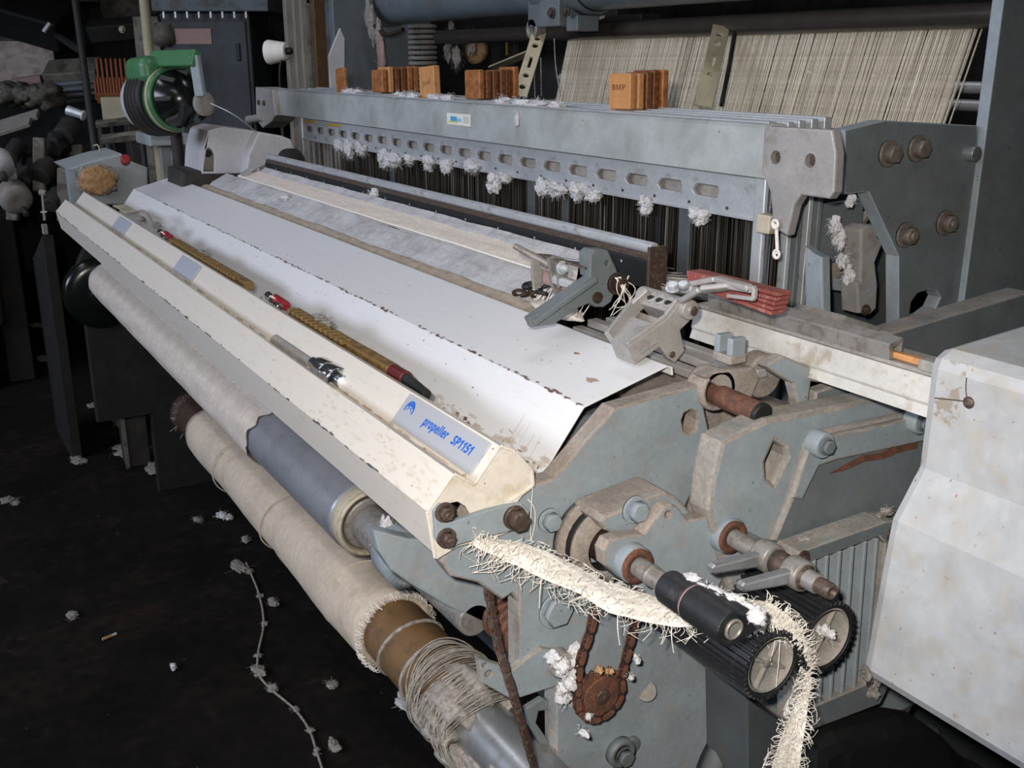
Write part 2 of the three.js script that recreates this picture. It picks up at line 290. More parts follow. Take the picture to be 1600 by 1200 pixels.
// ---------- loom frame ----------
const frame = thing('loom_frame', 'grey painted side frame of the loom carrying rollers, chains and covers', 'loom frame');
{
  const dustEdge = [M.bluegrey, M.dusty];
  const sp = part('side_plate', extX([[-0.1182,1.0298],[-0.1465,1.0319],[-0.23,1.104],[-0.361,1.1127],[-0.3971,0.9986],[-0.4149,0.9264],[-0.388,0.8389],[-0.0986,0.8785],[-0.0879,0.896],[-0.0747,0.8913],[-0.0532,0.9124],[-0.0422,0.9229],[-0.0068,0.9407],[0.0042,0.9605],[-0.0334,1.0146]], 0.018, 0.045, { bevel: 0.003, holes: [[[-0.336,1.0696],[-0.3395,1.0783],[-0.3497,1.0808],[-0.3594,1.0757],[-0.3622,1.0658],[-0.3589,1.0526],[-0.3497,1.0491],[-0.34,1.0544]]] }), dustEdge, frame, 'blue-grey side plate with a slotted hole and dusty brown edge');
  for (const [p, r] of [[[0.045,0.9804,-0.1382], 0.012], [[0.045,0.8616,-0.148], 0.013]]) part('bolt', bolt(p, [1, 0, 0], r, 0.014, { w: 1.25 }), M.bluegrey, sp);
  const inner = part('inner_plate', extX([[0.0417,0.9678],[-0.0052,0.9445],[-0.23,0.8814],[-0.2327,0.7244],[-0.1502,0.7697],[-0.1092,0.7954],[-0.0555,0.8373],[-0.0033,0.8842],[0.0199,0.9079],[0.0356,0.9377]], -0.085, -0.06, { bevel: 0.003 }), M.bluegrey, frame);
  const low = part('lower_plate', extX([[-0.0955,0.9182],[-0.1752,0.933],[-0.4397,0.8466],[-0.8079,0.5552],[-0.8257,0.2469],[-0.1555,0.5381],[-0.1491,0.7613],[-0.0967,0.7878]], 0.02, 0.05, { bevel: 0.002 }), [M.bluegrey, M.dustgrey], frame, 'lower grey side plate with stained dusty patches');
  part('bolt', bolt([0.05,0.8601,-0.1467], [1, 0, 0], 0.02, 0.012, { w: 1.2 }), M.bluegrey, low);
  const cam = [0.05,0.6191,-0.2503], cam2 = [0.05,0.6236,-0.2703];
  part('clamp_disc', [pipe(cam, [cam[0] + 0.012, cam[1], cam[2]], 0.021, 0.012), rod(cam, [cam[0] + 0.01, cam[1], cam[2]], 0.015), rod(cam2, [cam2[0] + 0.009, cam2[1], cam2[2]], 0.011), ...bolt([0.062,0.6165,-0.251], [1, 0, 0], 0.012, 0.01, { w: 0 })], M.greydark, low);
  part('cover_disc', lathe([0.05,0.6951,-0.2939], [0.06,0.7037,-0.2858], [[0, 0], [0.014, 0], [0.013, 0.003], [0, 0.004]]), M.dustgrey, low);
  // cylindrical housing at the right of the lower plate
  const [hx, , hy, hz] = [0.05,0.05,0.5033,-0.5006];
  part('round_housing', [lathe([0.05, hy, hz], [0.12, hy, hz], [[0, 0], [0.115, 0], [0.115, 0.02], [0.108, 0.034], [0.07, 0.04], [0.06, 0.05], [0, 0.05]], 40)], M.greydark, low);
  // far side frame and tie beams
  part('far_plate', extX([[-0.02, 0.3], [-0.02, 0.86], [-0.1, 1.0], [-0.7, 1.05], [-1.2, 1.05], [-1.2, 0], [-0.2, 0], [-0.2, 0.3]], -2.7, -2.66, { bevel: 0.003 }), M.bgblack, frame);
  part('tie_beam', box(-2.66, 0.02, 0.42, 0.56, -0.5, -0.38, 0.01), M.greydeep, frame);
  part('tie_beam', box(-2.66, 0.02, 0.25, 0.36, -1.0, -0.9, 0.01), M.greydeep, frame);
  part('foot', box(-0.02, 0.06, 0, 0.5, -0.55, -0.2, 0.01), M.greydeep, frame);
  part('breast_beam', box(-2.66, -0.05, 0.92, 1.06, -0.36, -0.2, 0.008), M.greydark, frame);
  part('back_plate', extX([[-0.5, 0.5], [-0.5, 0.93], [-1.4, 0.9], [-1.4, 0], [-0.9, 0], [-0.6, 0.3]], -0.03, 0.0, { bevel: 0.003 }), M.greydeep, frame);
}
// ---------- sheet-metal lid over the breast beam ----------
M.lid = (() => {
  // enamel with rust showing through chips along the fold and the lower edge (u along x, v across the sheet)
  const W = 2048, H = 256, c = document.createElement('canvas'); c.width = W; c.height = H; const g = c.getContext('2d');
  g.fillStyle = '#dcdcdd'; g.fillRect(0, 0, W, H);
  let s = 99; const r = () => { s = (s * 1664525 + 1013904223) % 4294967296; return s / 4294967296; };
  const blotch = (x, y, w, h, col) => { g.fillStyle = col; g.beginPath(); for (let k = 0; k <= 12; k++) { const a = k / 12 * 2 * PI, q = 0.55 + r() * 0.6; g[k ? 'lineTo' : 'moveTo'](x + Math.cos(a) * w * q, y + Math.sin(a) * h * q); } g.fill(); };
  for (let k = 0; k < 900; k++) { g.globalAlpha = 0.15 + r() * 0.2; blotch(r() * W, r() * H, 4 + r() * 14, 1 + r() * 2, r() < 0.5 ? '#cfccc8' : '#e6e6e8'); }
  g.globalAlpha = 1;
  const vR = H * (1 - 0.43);
  for (let k = 0; k < 230; k++) { const x = Math.pow(r(), 0.7) * W; blotch(x, vR + (r() - 0.5) * 5, 1 + r() * 6, 0.8 + r() * 2.2, r() < 0.5 ? '#5a4038' : '#6e5a50'); }
  for (let k = 0; k < 70; k++) blotch(W * (0.55 + 0.45 * r()), H - 2 - r() * 14, 1 + r() * 5, 1 + r() * 3, '#6a5144');
  for (let k = 0; k < 130; k++) blotch(r() * W, r() * H, 0.6 + r() * 1.5, 0.5 + r(), r() < 0.6 ? '#7c6a62' : '#59504c');
  for (let k = 0; k < 26; k++) { g.strokeStyle = '#6d625c'; g.lineWidth = 0.8; g.beginPath(); const x = r() * W, y = r() * H; g.moveTo(x, y); g.lineTo(x + (r() - 0.5) * 18, y + (r() - 0.5) * 10); g.stroke(); }
  blotch(W - 42, H * 0.36, 11, 7, '#a38f84'); blotch(W - 110, H * 0.2, 5, 4, '#8a7468');
  g.globalAlpha = 0.5; for (let k = 0; k < 160; k++) blotch(W * (0.72 + 0.28 * r()), H - r() * 26, 2 + r() * 10, 2 + r() * 4, '#b3a494'); g.globalAlpha = 0.7;
  for (let k = 0; k < 6; k++) { const x = W - 20 - r() * 60; g.globalAlpha = 0.45; g.strokeStyle = '#9b877b'; g.lineWidth = 0.6 + r() * 0.5; g.beginPath(); g.moveTo(x, H); g.lineTo(x - 4 + r() * 12, H - 20 - r() * 50); g.stroke(); } g.globalAlpha = 1;
  const t = new THREE.CanvasTexture(c); t.colorSpace = THREE.SRGBColorSpace; t.wrapS = t.wrapT = THREE.ClampToEdgeWrapping;
  return new THREE.MeshStandardMaterial({ map: t, roughness: 0.38 });
})();
{
  const lid = thing('lid', 'long folded white sheet-metal lid with rust chips along its fold', 'lid');
  const prof = [[-0.156, 1.015], [-0.2165, 1.094], [-0.343, 1.127], [-0.3505, 1.1245], [-0.352, 1.115]];
  const g = boxUV(extX(sheet(prof, -0.0022), -2.62, 0.002, { bevel: 0.0006 }));
  // u along the length, v along the folded sheet
  const p = g.attributes.position, uv = g.attributes.uv;
  for (let i = 0; i < p.count; i++) { const z = p.getZ(i), y = p.getY(i); const d = z > -0.2165 ? 0.1 - Math.hypot(z + 0.2165, y - 1.094) : 0.1 + Math.hypot(z + 0.2165, y - 1.094); uv.setXY(i, (p.getX(i) + 2.62) / 2.622, Math.min(1, Math.max(0, d / 0.2325))); }
  const m = new THREE.Mesh(g, M.lid); m.name = 'panel'; m.castShadow = m.receiveShadow = true; lid.add(m);
  for (const x of [-0.12, -1.4]) part('hinge_bracket', box(x, x + 0.02, 1.06, 1.095, -0.33, -0.24), M.greydark, lid);
}
// ---------- cream guard rail along the front, with its control strip ----------
{
  const gr = thing('guard_rail', 'cream folded guard rail with maker plate running along the loom front', 'guard rail');
  // profile: lower lip, front face, top face, step, sloping strip
  const prof = [[0.0128,0.9744],[0.0231,1.0303],[-0.0114,1.0668],[-0.0368,1.0491],[-0.0699,1.0884],[-0.0849,1.0809]];
  {
    // cream enamel, dark chips along the front fold and dirt in the step (u along x, v along the folded profile)
    const W = 2048, H = 256, c = document.createElement('canvas'); c.width = W; c.height = H; const g = c.getContext('2d'); let s = 41; const r = () => { s = (s * 1664525 + 1013904223) % 4294967296; return s / 4294967296; };
    g.fillStyle = '#d6cfc4'; g.fillRect(0, 0, W, H);
    const blotch = (x, y, w, h, col) => { g.fillStyle = col; g.beginPath(); for (let k = 0; k <= 12; k++) { const a = k / 12 * 2 * PI, q = 0.55 + r() * 0.6; g[k ? 'lineTo' : 'moveTo'](x + Math.cos(a) * w * q, y + Math.sin(a) * h * q); } g.fill(); };
    for (let k = 0; k < 1400; k++) { g.globalAlpha = 0.1 + r() * 0.18; blotch(r() * W, r() * H, 3 + r() * 14, 1 + r() * 3, r() < 0.6 ? '#beb5a2' : '#dedad0'); }
    let d = [0]; for (let i = 1; i < prof.length; i++) d.push(d[i - 1] + Math.hypot(prof[i][0] - prof[i - 1][0], prof[i][1] - prof[i - 1][1])); const T = d[d.length - 1], vy = (k) => H * (1 - d[k] / T);
    g.globalAlpha = 0.55; for (let k = 0; k < 260; k++) blotch(r() * W, vy(3) + (r() - 0.3) * 9, 3 + r() * 12, 1 + r() * 3, r() < 0.5 ? '#8a6f52' : '#a08a6c');
    g.globalAlpha = 0.22; for (let k = 0; k < 90; k++) blotch(W - r() * 300, vy(2) + r() * 70, 1 + r() * 7, 1 + r() * 3, '#a8916f');
    g.globalAlpha = 0.9; for (let k = 0; k < 120; k++) blotch(Math.pow(r(), 1.2) * W * 0.95, vy(1) + (r() - 0.4) * 3, 2 + r() * 9, 0.8 + r() * 1.6, r() < 0.6 ? '#2f3542' : '#4a4038');
    for (let k = 0; k < 120; k++) blotch(r() * W, r() * H, 0.6 + r() * 1.2, 0.6 + r(), '#6e5a48'); g.globalAlpha = 1;
    const t = new THREE.CanvasTexture(c); t.colorSpace = THREE.SRGBColorSpace;
    const q = boxUV(extX(sheet(prof, 0.0025), -2.69, 0.05, { bevel: 0.0006 })), P = q.attributes.position, uv = q.attributes.uv;
    for (let i = 0; i < P.count; i++) { const z = P.getZ(i), y = P.getY(i); let best = 9, v = 0; for (let k = 1; k < prof.length; k++) { const ax = prof[k - 1][0], ay = prof[k - 1][1], bx = prof[k][0] - ax, by = prof[k][1] - ay, l = bx * bx + by * by, f = Math.min(1, Math.max(0, ((z - ax) * bx + (y - ay) * by) / l)), e = Math.hypot(z - ax - bx * f, y - ay - by * f); if (e < best) { best = e; v = (d[k - 1] + f * Math.sqrt(l)) / T; } } uv.setXY(i, (P.getX(i) + 2.69) / 2.74, v); }
    const m = new THREE.Mesh(q, new THREE.MeshStandardMaterial({ map: t, roughness: 0.4 })); m.name = 'channel'; m.castShadow = m.receiveShadow = true; gr.add(m);
  }
  const cap = part('end_cap', extX([[0.0231,1.0303],[-0.0114,1.0668],[-0.0368,1.0491],[-0.0699,1.0884],[-0.0849,1.0809],[-0.1114,1.0506],[-0.1133,1.0319],[-0.0978,1.0241],[-0.0849,1.0126],[-0.0781,0.9821],[-0.051,0.979],[-0.0147,0.9809],[0.0144,0.9717]], 0.0505, 0.054, { bevel: 0.0008, holes: [[[0.0025,1.0264],[-0.0008,1.0356],[-0.0127,1.0352],[-0.023,1.0267],[-0.0285,1.0153],[-0.0227,1.0089],[-0.0098,1.008],[-0.0004,1.0165]]] }), M.cream, gr);
  const edge = [[0.054,0.9739,0.0164],[0.054,1.0323,0.025],[0.054,1.0686,-0.0094],[0.054,1.0511,-0.0347],[0.054,1.0902,-0.0676],[0.054,1.0827,-0.0826],[0.054,1.0525,-0.109],[0.054,1.0339,-0.1108],[0.054,1.0261,-0.0953],[0.054,1.0216,-0.08]];
  for (let i = 0; i < edge.length - 1; i++) part('rim', bar(edge[i], edge[i + 1], 0.003, 0.004), M.cream, cap);
  const stain = part('groove_floor', extX(sheet([[-0.0098,1.0641],[-0.036,1.047]], 0.002), -2.6, 0.046, { bevel: 0.0005 }), M.creamdark, gr, 'dirt-stained groove between guard and strip');
  // maker plate on the strip
  const a = V([0.05,1.0491,-0.0368]), b = V([0.05,1.0884,-0.0699]), up = b.clone().sub(a), n = new THREE.Vector3(1, 0, 0).cross(up).normalize(); // across the strip
  if (n.y < 0) n.negate();
  const c = document.createElement('canvas'); c.width = 1024; c.height = 256; const g = c.getContext('2d');
  g.fillStyle = '#b4b7bd'; g.fillRect(0, 0, 1024, 256);
  g.fillStyle = '#2f69c8'; g.strokeStyle = '#2f69c8';
  // emblem: an arch of spread blades over a hub
  g.lineWidth = 15; g.beginPath(); g.ellipse(104, 112, 50, 70, -0.1, PI * 0.93, PI * 2.12); g.stroke();
  for (let k = -3; k <= 3; k++) { g.save(); g.translate(104, 100); g.rotate(k * 0.36); g.beginPath(); g.ellipse(0, -38, 7, 18, 0, 0, 2 * PI); g.fill(); g.restore(); }
  g.lineWidth = 9; g.beginPath(); g.arc(104, 120, 26, PI, 2 * PI); g.stroke();
  g.save(); g.translate(320, 148); g.transform(0.72, 0, -0.12, 1.0, 0, 0); g.font = 'bold 96px sans-serif'; g.lineWidth = 5; g.fillText('propeller', 0, 0); g.strokeText('propeller', 0, 0); g.restore();
  g.save(); g.translate(690, 148); g.transform(0.74, 0, -0.12, 1.0, 0, 0); g.font = 'bold 96px sans-serif'; g.lineWidth = 5; g.fillText('SP1151', 0, 0); g.strokeText('SP1151', 0, 0); g.restore();
  g.globalAlpha = 0.5; let s = 3; const r = () => { s = (s * 1664525 + 1013904223) % 4294967296; return s / 4294967296; };
  for (let k = 0; k < 140; k++) { g.fillStyle = k % 2 ? '#9fa2a8' : '#c9ccd2'; g.fillRect(r() * 1024, r() * 256, 2 + r() * 8, 1 + r() * 2); }
  const t = new THREE.CanvasTexture(c); t.colorSpace = THREE.SRGBColorSpace;
  const pm = new THREE.MeshStandardMaterial({ map: t, roughness: 0.4, metalness: 0.2 });
  const L0 = [0.05,-0.159,1.054,-0.0393], x1 = 0.034, x0 = -0.178;
  const w = up.length() * 0.84, pg = new THREE.BoxGeometry(x1 - x0, w, 0.0016);
  const pl = new THREE.Mesh(pg, pm); pl.name = 'maker_plate'; pl.castShadow = pl.receiveShadow = true; pl.userData.label = 'silver plate printed with a blue emblem and the words propeller SP1151';
  pl.matrixAutoUpdate = true;
  const mx = new THREE.Matrix4().makeBasis(new THREE.Vector3(1, 0, 0), up.clone().normalize(), new THREE.Vector3(1, 0, 0).cross(up.clone().normalize()));
  pl.quaternion.setFromRotationMatrix(mx); const mid = a.clone().lerp(b, 0.52); mid.x = (x0 + x1) / 2; mid.addScaledVector(new THREE.Vector3(1, 0, 0).cross(up.clone().normalize()), 0.0018); pl.position.copy(mid);
  gr.add(pl);
  M.sticker = mat({ base: 0xb3b8c2, mottle: 0.1 }, 0.1, 0.3, 0.1);
  for (const x of [-1.28, -1.99]) { const q = new THREE.Mesh(new RoundedBoxGeometry(0.16, w * 0.9, 0.0016, 1, 0.0005), M.sticker); q.name = 'sticker'; q.quaternion.copy(pl.quaternion); q.position.copy(mid); q.position.x = x; gr.add(q); }
  // chips of dark paint along the front fold
  // strap with two bolts at the near end
  const st = thing('strap', 'flat grey steel strap bolted across the near end of the guard rail', 'bracket');
  part('strap_arm', extX([[0.0205,1.0336],[0.0126,1.0409],[0.0017,1.0369],[-0.0026,1.0176],[-0.0446,1.0209],[-0.0694,1.0207],[-0.0905,1.0191],[-0.1,1.0074],[-0.0983,0.9966],[-0.0846,0.9886],[-0.0443,0.9888],[-0.0085,0.9883],[0.0012,0.9844],[0.0152,0.9927],[0.0197,1.003]], 0.056, 0.064, { bevel: 0.0012 }), M.bluegrey, st);
  for (const [p, rad] of [[[0.064,1.0318,0.0091], 0.0085], [[0.064,1.0008,0.0074], 0.0085]]) part('bolt', bolt(p, [1, 0, 0], rad, 0.011, { w: 1.35, stub: 0.004 }), M.boltbrown, st);
  part('bolt', bolt([0.064,1.0051,-0.0792], [1, 0, 0], 0.0125, 0.018, { w: 1.15 }), M.boltbrown, st);
}
// ---------- knotter tools, springs and scales lying in the gutter between strip and lid ----------
{
  const y = 1.078, zz = -0.09;
  const at = (x, dz = 0, dy = 0) => [x, y + dy, zz + dz];
  const rack = (x0, x1, label, m = M.amber) => {
    const t = thing('toothed_rack', label, 'rack');
    part('rail', box(x0, x1, y - 0.012, y + 0.006, zz - 0.026, zz - 0.004, 0.003), m, t);
    for (let x = x0 + 0.02; x < x1 - 0.05; x += 0.022) part('tooth', box(x, x + 0.011, y + 0.004, y + 0.012, zz - 0.014, zz + 0.004, 0.002), M.amber, t);
    return t;
  };
  rack(-1.6, -1.0, 'brown toothed rack in the gutter, farther of two');
  const r2 = rack(-0.74, -0.42, 'amber toothed rack in the gutter, nearer of two');
  part('scale', box(-0.42, -0.31, y - 0.01, y + 0.008, zz - 0.024, zz - 0.002, 0.003), M.amber, r2, 'plain yellow-brown end piece');
  for (const [x, l] of [[-1.66, 'small dark red grip beside the farther toothed rack'], [-0.80, 'small dark red grip beside the nearer toothed rack']]) { const t = thing('red_grip', l, 'grip'); part('grip', rod(at(x - 0.03, -0.012, 0.006), at(x + 0.03, -0.012, 0.004), 0.009), M.redplastic, t); part('chrome_end', [rod(at(x - 0.045, -0.004, 0.01), at(x - 0.02, -0.004, 0.008), 0.008), rod(at(x + 0.02, 0.004, 0.006), at(x + 0.045, 0.004, 0.006), 0.006)], M.chrome, t); }
  const pen = thing('maroon_handle', 'maroon tool handle with a black tip lying below the lid', 'handle');
  part('grip', rod(at(-0.31, -0.012, 0), at(-0.265, -0.012, 0), 0.0115), M.maroon, pen); part('tip', rod(at(-0.265, -0.012, 0), at(-0.2, -0.011, -0.004), 0.009, 0.007), M.black, pen);
  const clamp = thing('hose_clamp', 'shiny steel clamp with dusty grey rod lying in the guard groove', 'clamp');
  const gy = 1.045, gz = -0.045;
  part('rod', rod([-0.66, gy + 0.006, gz], [-0.48, gy + 0.006, gz], 0.011), M.dustgrey, clamp, 'dusty grey rod');
  part('band', [pipe([-0.45, gy + 0.012, gz], [-0.42, gy + 0.012, gz], 0.017, 0.013), pipe([-0.41, gy + 0.012, gz], [-0.38, gy + 0.012, gz], 0.018, 0.014), rod([-0.48, gy + 0.012, gz], [-0.36, gy + 0.012, gz], 0.010)], M.chrome, clamp);
  part('screw', rod([-0.40, gy + 0.012, gz - 0.02], [-0.40, gy + 0.022, gz + 0.022], 0.005), M.chrome, clamp);
  const wads = [[-1.95, -0.01, 0.012], [-1.8, -0.02, 0.016], [-1.35, -0.02, 0.012], [-0.6, -0.02, 0.012]];
  wads.forEach(([x, dz, s], i) => one('lint_wad', lintGeo(at(x, dz, 0.012), s * 2.2, s * 0.5, s, 3, 10), M.lintgrey, ['dusty wad of fluff at the far end of the gutter', 'dusty tangle of fluff before the first red grip', 'dusty fluff on the farther toothed rack', 'dusty fluff on the nearer toothed rack'][i], 'lint'));
  const tg = thing('bracket_tag', 'small cream perforated plate sticking out at the far end of the gutter', 'plate');
  part('plate', extY([[-2.3, -0.09], [-2.1, -0.09], [-2.1, -0.125], [-2.3, -0.125]], 1.085, 1.088, { bevel: 0.0005, holes: [circ(-2.26, -0.107, 0.009)] }), M.creamdark, tg);
  part('wire', [tube([at(-2.1, 0, 0.01), at(-1.95, -0.02, 0.03), at(-1.85, -0.02, 0.005)], 0.004, 12, 6)], M.dusty, tg);
}
// ---------- cloth take-up roller, cloth over it, cloth roll below ----------
{
  const Y = 0.806, Z = -0.095, R = 0.058;
  const r = thing('take_up_roller', 'smooth silver take-up roller showing below the cream guard rail', 'roller');
  part('barrel', rod([-2.6, Y, Z], [-0.43, Y, Z], R, R, 48), M.roller, r);
  part('end_ring', pipe([-0.43, Y, Z], [-0.40, Y, Z], R - 0.002, R - 0.012, 40), M.creamdark, r, 'brown-stained ring at its near end');
  part('journal', [rod([-0.44, Y, Z], [-0.40, Y, Z], R - 0.013), rod([-0.41, Y, Z], [-0.33, Y, Z], 0.034), rod([-0.34, Y, Z], [-0.06, Y, Z], 0.024)], M.steeldull, r);
  part('bush', pipe([-0.30, Y, Z], [-0.25, Y, Z], 0.044, 0.024), M.bluegrey, r);
  // cloth wound over the roller and led down to the roll
  const cg = [], a0 = -1.9, n = 40;
  const path = []; path.push([-0.12, 0.945]); for (let i = 0; i <= 22; i++) { const a = PI * 0.42 - i / 22 * PI * 0.86; path.push([Z + Math.cos(a) * (R + 0.004), Y + Math.sin(a) * (R + 0.004)]); }
  const cl = one('cloth_web', (() => {
    const pos = [], ix = [], nx = 60; const xs = []; for (let i = 0; i <= nx; i++) xs.push(i / nx);
    const P2 = path.slice(1); P2.unshift([Z + 0.01, 0.93]);
    for (let j = 0; j < P2.length; j++) for (let i = 0; i <= nx; i++) { const xe = -0.83 + noise.noise(j * 0.4, 1, 2) * 0.02 - j * 0.002; const x = -2.56 + (xe + 2.56) * xs[i]; const w = noise.noise(x * 6, j * 0.3, 0) * 0.003; pos.push(x, P2[j][1] + w * 0.5, P2[j][0] + w); }
    for (let j = 0; j < P2.length - 1; j++) for (let i = 0; i < nx; i++) { const a = j * (nx + 1) + i, b = a + 1, c = a + nx + 1, d = c + 1; ix.push(a, b, c, b, d, c); }
    const g = new THREE.BufferGeometry(); g.setAttribute('position', new THREE.BufferAttribute(new Float32Array(pos), 3)); g.setIndex(ix); g.computeVertexNormals();
    // second skin gives it a thickness
    const g2 = g.clone(), p = g2.attributes.position, nn = g2.attributes.normal; for (let i = 0; i < p.count; i++) p.setXYZ(i, p.getX(i) - nn.getX(i) * 0.0012, p.getY(i) - nn.getY(i) * 0.0012, p.getZ(i) - nn.getZ(i) * 0.0012);
    return [g, g2];
  })(), M.cloth, 'white woven cloth drawn from under the guard over the silver roller', 'cloth');
  cl.material.side = THREE.DoubleSide;
}
{
  const Y = 0.622, Z = -0.118;
  const t = thing('cloth_roll', 'thick roll of cream cloth wound on a brown core below the loom', 'cloth roll');
  // slightly lumpy winding with spiral edges
  const prof = [[0, 0]], X0 = -1.46, X1 = -0.375, L = X1 - X0;
  for (let i = 0; i <= 40; i++) { const s = i / 40; prof.push([0.066 + 0.002 * Math.sin(s * 17) + (s > 0.62 ? 0.003 : 0), s * L]); } prof.push([0.05, L - 0.0], [0.05, L - 0.02], [0, L - 0.02]);
  const g = lathe([X0, Y, Z], [X1, Y, Z], prof, 64), p = g.attributes.position;
  for (let i = 0; i < p.count; i++) { const x = p.getX(i), dy = p.getY(i) - Y, dz = p.getZ(i) - Z, r0 = Math.hypot(dy, dz); if (r0 < 0.05) continue; const a = Math.atan2(dy, dz); const k = 1 + 0.03 * noise.noise(x * 5, Math.cos(a) * 1.4, Math.sin(a) * 1.4) + 0.012 * noise.noise(x * 22, a * 2, 4); p.setXYZ(i, x, Y + dy * k, Z + dz * k); }
  g.computeVertexNormals();
  part('winding', g, M.clothroll, t);
  // overlapping cloth edges that spiral round
  for (const [x, w] of [[-0.52, 0.9], [-0.86, 1.2], [-1.2, 0.8]]) { const q = []; for (let i = 0; i <= 40; i++) { const a = -PI * 0.9 + i / 40 * PI * 1.6; const rad = 0.0705 * (1 + 0.02 * noise.noise(x * 5, a, 2)); q.push([x + w * 0.05 * a / PI, Y + Math.sin(a) * rad, Z + Math.cos(a) * rad]); } part('cloth_edge', tube(q, 0.0016, 60, 6), M.clothroll, t); }
  part('core', rod([-1.62, Y, Z], [-0.10, Y, Z], 0.0545, 0.0545, 48), M.brownboard, t, 'brown fibre core with a shiny skin');
  for (const [x, s] of [[-0.315, 0.018], [-0.235, 0.008], [-0.205, 0.005]]) { const q = []; for (let i = 0; i <= 40; i++) { const a = i / 40 * 2 * PI; q.push([x + s * Math.sin(a), Y + Math.sin(a) * 0.0553, Z + Math.cos(a) * 0.0553]); } part('paper_strip', tube(q, 0.0035, 60, 6), M.lintgrey, t); }
  const fr = []; for (let i = 0; i < 260; i++) { const a = rr(0, 2 * PI), r0 = 0.068; fr.push(tube([[X1 - 0.004, Y + Math.sin(a) * r0, Z + Math.cos(a) * r0], [X1 + rr(0.002, 0.008), Y + Math.sin(a) * (r0 + rr(-2, 5) / 1000), Z + Math.cos(a) * (r0 + rr(-2, 5) / 1000)], [X1 + rr(0.006, 0.018), Y + Math.sin(a + rr(-0.1, 0.1)) * (r0 - 0.004), Z + Math.cos(a + rr(-0.1, 0.1)) * (r0 - 0.004)]], 0.0005, 4, 3)); }
  part('frayed_edge', fr, M.thread, t, 'frayed cream threads at the cloth edge', 'stuff');
  part('core_end', [pipe([-1.64, Y, Z], [-1.6, Y, Z], 0.06, 0.03, 40), pipe([-1.6, Y, Z], [-1.475, Y, Z], 0.0555, 0.05, 40)], M.darkrust, t, 'dark brown core end'); part('lint_ring', hair([-1.6, Y, Z], 120, 0.02, 0.06, 0.06, 0.03, 0.0012), M.lintgrey, t, null, 'stuff');  // far core end set darker brown than the rest
  const sh = part('shaft', [rod([-1.62, Y, Z], [0.13, Y, Z], 0.043, 0.043, 40)], M.steel, t, 'bright steel shaft');
  part('lint_coat', [0, 1, 2, 3, 4].map((k) => fuzzBlob([-0.03 + k * 0.02, Y - 0.02 + k * 0.008, Z + 0.036 - (k % 3) * 0.012], 0.035, 0.014, 0.012, k * 4, 0.5)), M.lintgrey, t, 'grey lint crust on the shaft', 'stuff');
  // fly and thread wound round the core end
  const w = []; for (let k = 0; k < 8; k++) { const a = k / 8 * 2 * PI; w.push(fuzzBlob([-0.115 + rr(-0.02, 0.02), Y + Math.sin(a) * 0.05, Z + Math.cos(a) * 0.05], 0.05, 0.022, 0.022, k * 3, 0.5)); } for (let k = 0; k < 64; k++) { const x = rr(-0.19, -0.075), q = [], tilt = rr(-0.035, 0.035), rad = 0.057 + rr(0, 0.013); for (let i = 0; i <= 20; i++) { const a = i / 20 * 2 * PI; q.push([x + tilt * Math.sin(a), Y + Math.sin(a) * rad, Z + Math.cos(a) * rad]); } w.push(tube(q, rr(0.0005, 0.0019), 40, 4)); }
  part('wound_waste', w, M.lintgrey, t, 'grey waste threads wound round the core end', 'stuff');
  for (const q of [[[-0.12, Y - 0.05, Z + 0.035], [-0.11, Y - 0.09, Z + 0.045], [-0.118, Y - 0.15, Z + 0.04], [-0.105, Y - 0.22, Z + 0.045]]]) part('hanging_thread', merge([tube(q, 0.0035, 24, 6), tube(q.map((a, i) => [a[0] + 0.005 * i, a[1], a[2]]), 0.002, 24, 5)]), M.thread, t);
}
// ---------- near-side machinery ----------
{
  const t = thing('bearing_bracket', 'dust-covered cast bracket with one large bolt on the side plate', 'bracket');
  part('casting', extX([[-0.1702,0.9932],[-0.1765,1.0001],[-0.2657,1.0101],[-0.2811,1.0009],[-0.3067,0.9745],[-0.3163,0.9511],[-0.2765,0.9286],[-0.2573,0.9316],[-0.1788,0.9804]], 0.046, 0.105, { bevel: 0.004 }), [M.bluegrey, M.dusty], t);
  part('bolt', bolt([0.105,0.9994,-0.2178], [1, 0, 0], 0.013, 0.016, { w: 1.3 }), M.bluegrey, t);
  const c = [0.05,0.946,-0.1984], p = thing('ring_pulley', 'tan dusty ring pulley behind the torn selvedge strip', 'pulley');
  part('rim', lathe([0.048, c[1], c[2]], [0.09, c[1], c[2]], [[0.03, 0], [0.056, 0], [0.056, 0.014], [0.048, 0.016], [0.046, 0.026], [0.050, 0.028], [0.050, 0.034], [0.034, 0.038], [0.03, 0.038]], 40), M.dusty, p);
  part('groove', pipe([0.06, c[1], c[2]], [0.0775, c[1], c[2]], 0.0485, 0.03), M.black, p);
  part('hub', rod([0.05, c[1], c[2]], [0.10, c[1], c[2]], 0.022), M.darkrust, p);
}
one('dusty_boss', lathe([0.05,0.9446,-0.3761], [0.09, ...[0.05,0.9446,-0.3761].slice(1)], [[0, 0], [0.034, 0], [0.036, 0.01], [0.03, 0.03], [0, 0.034]]), M.dusty, 'brown dusty round boss between lever plate and gear case', 'boss');
const LP = 0.13;   // lever plate
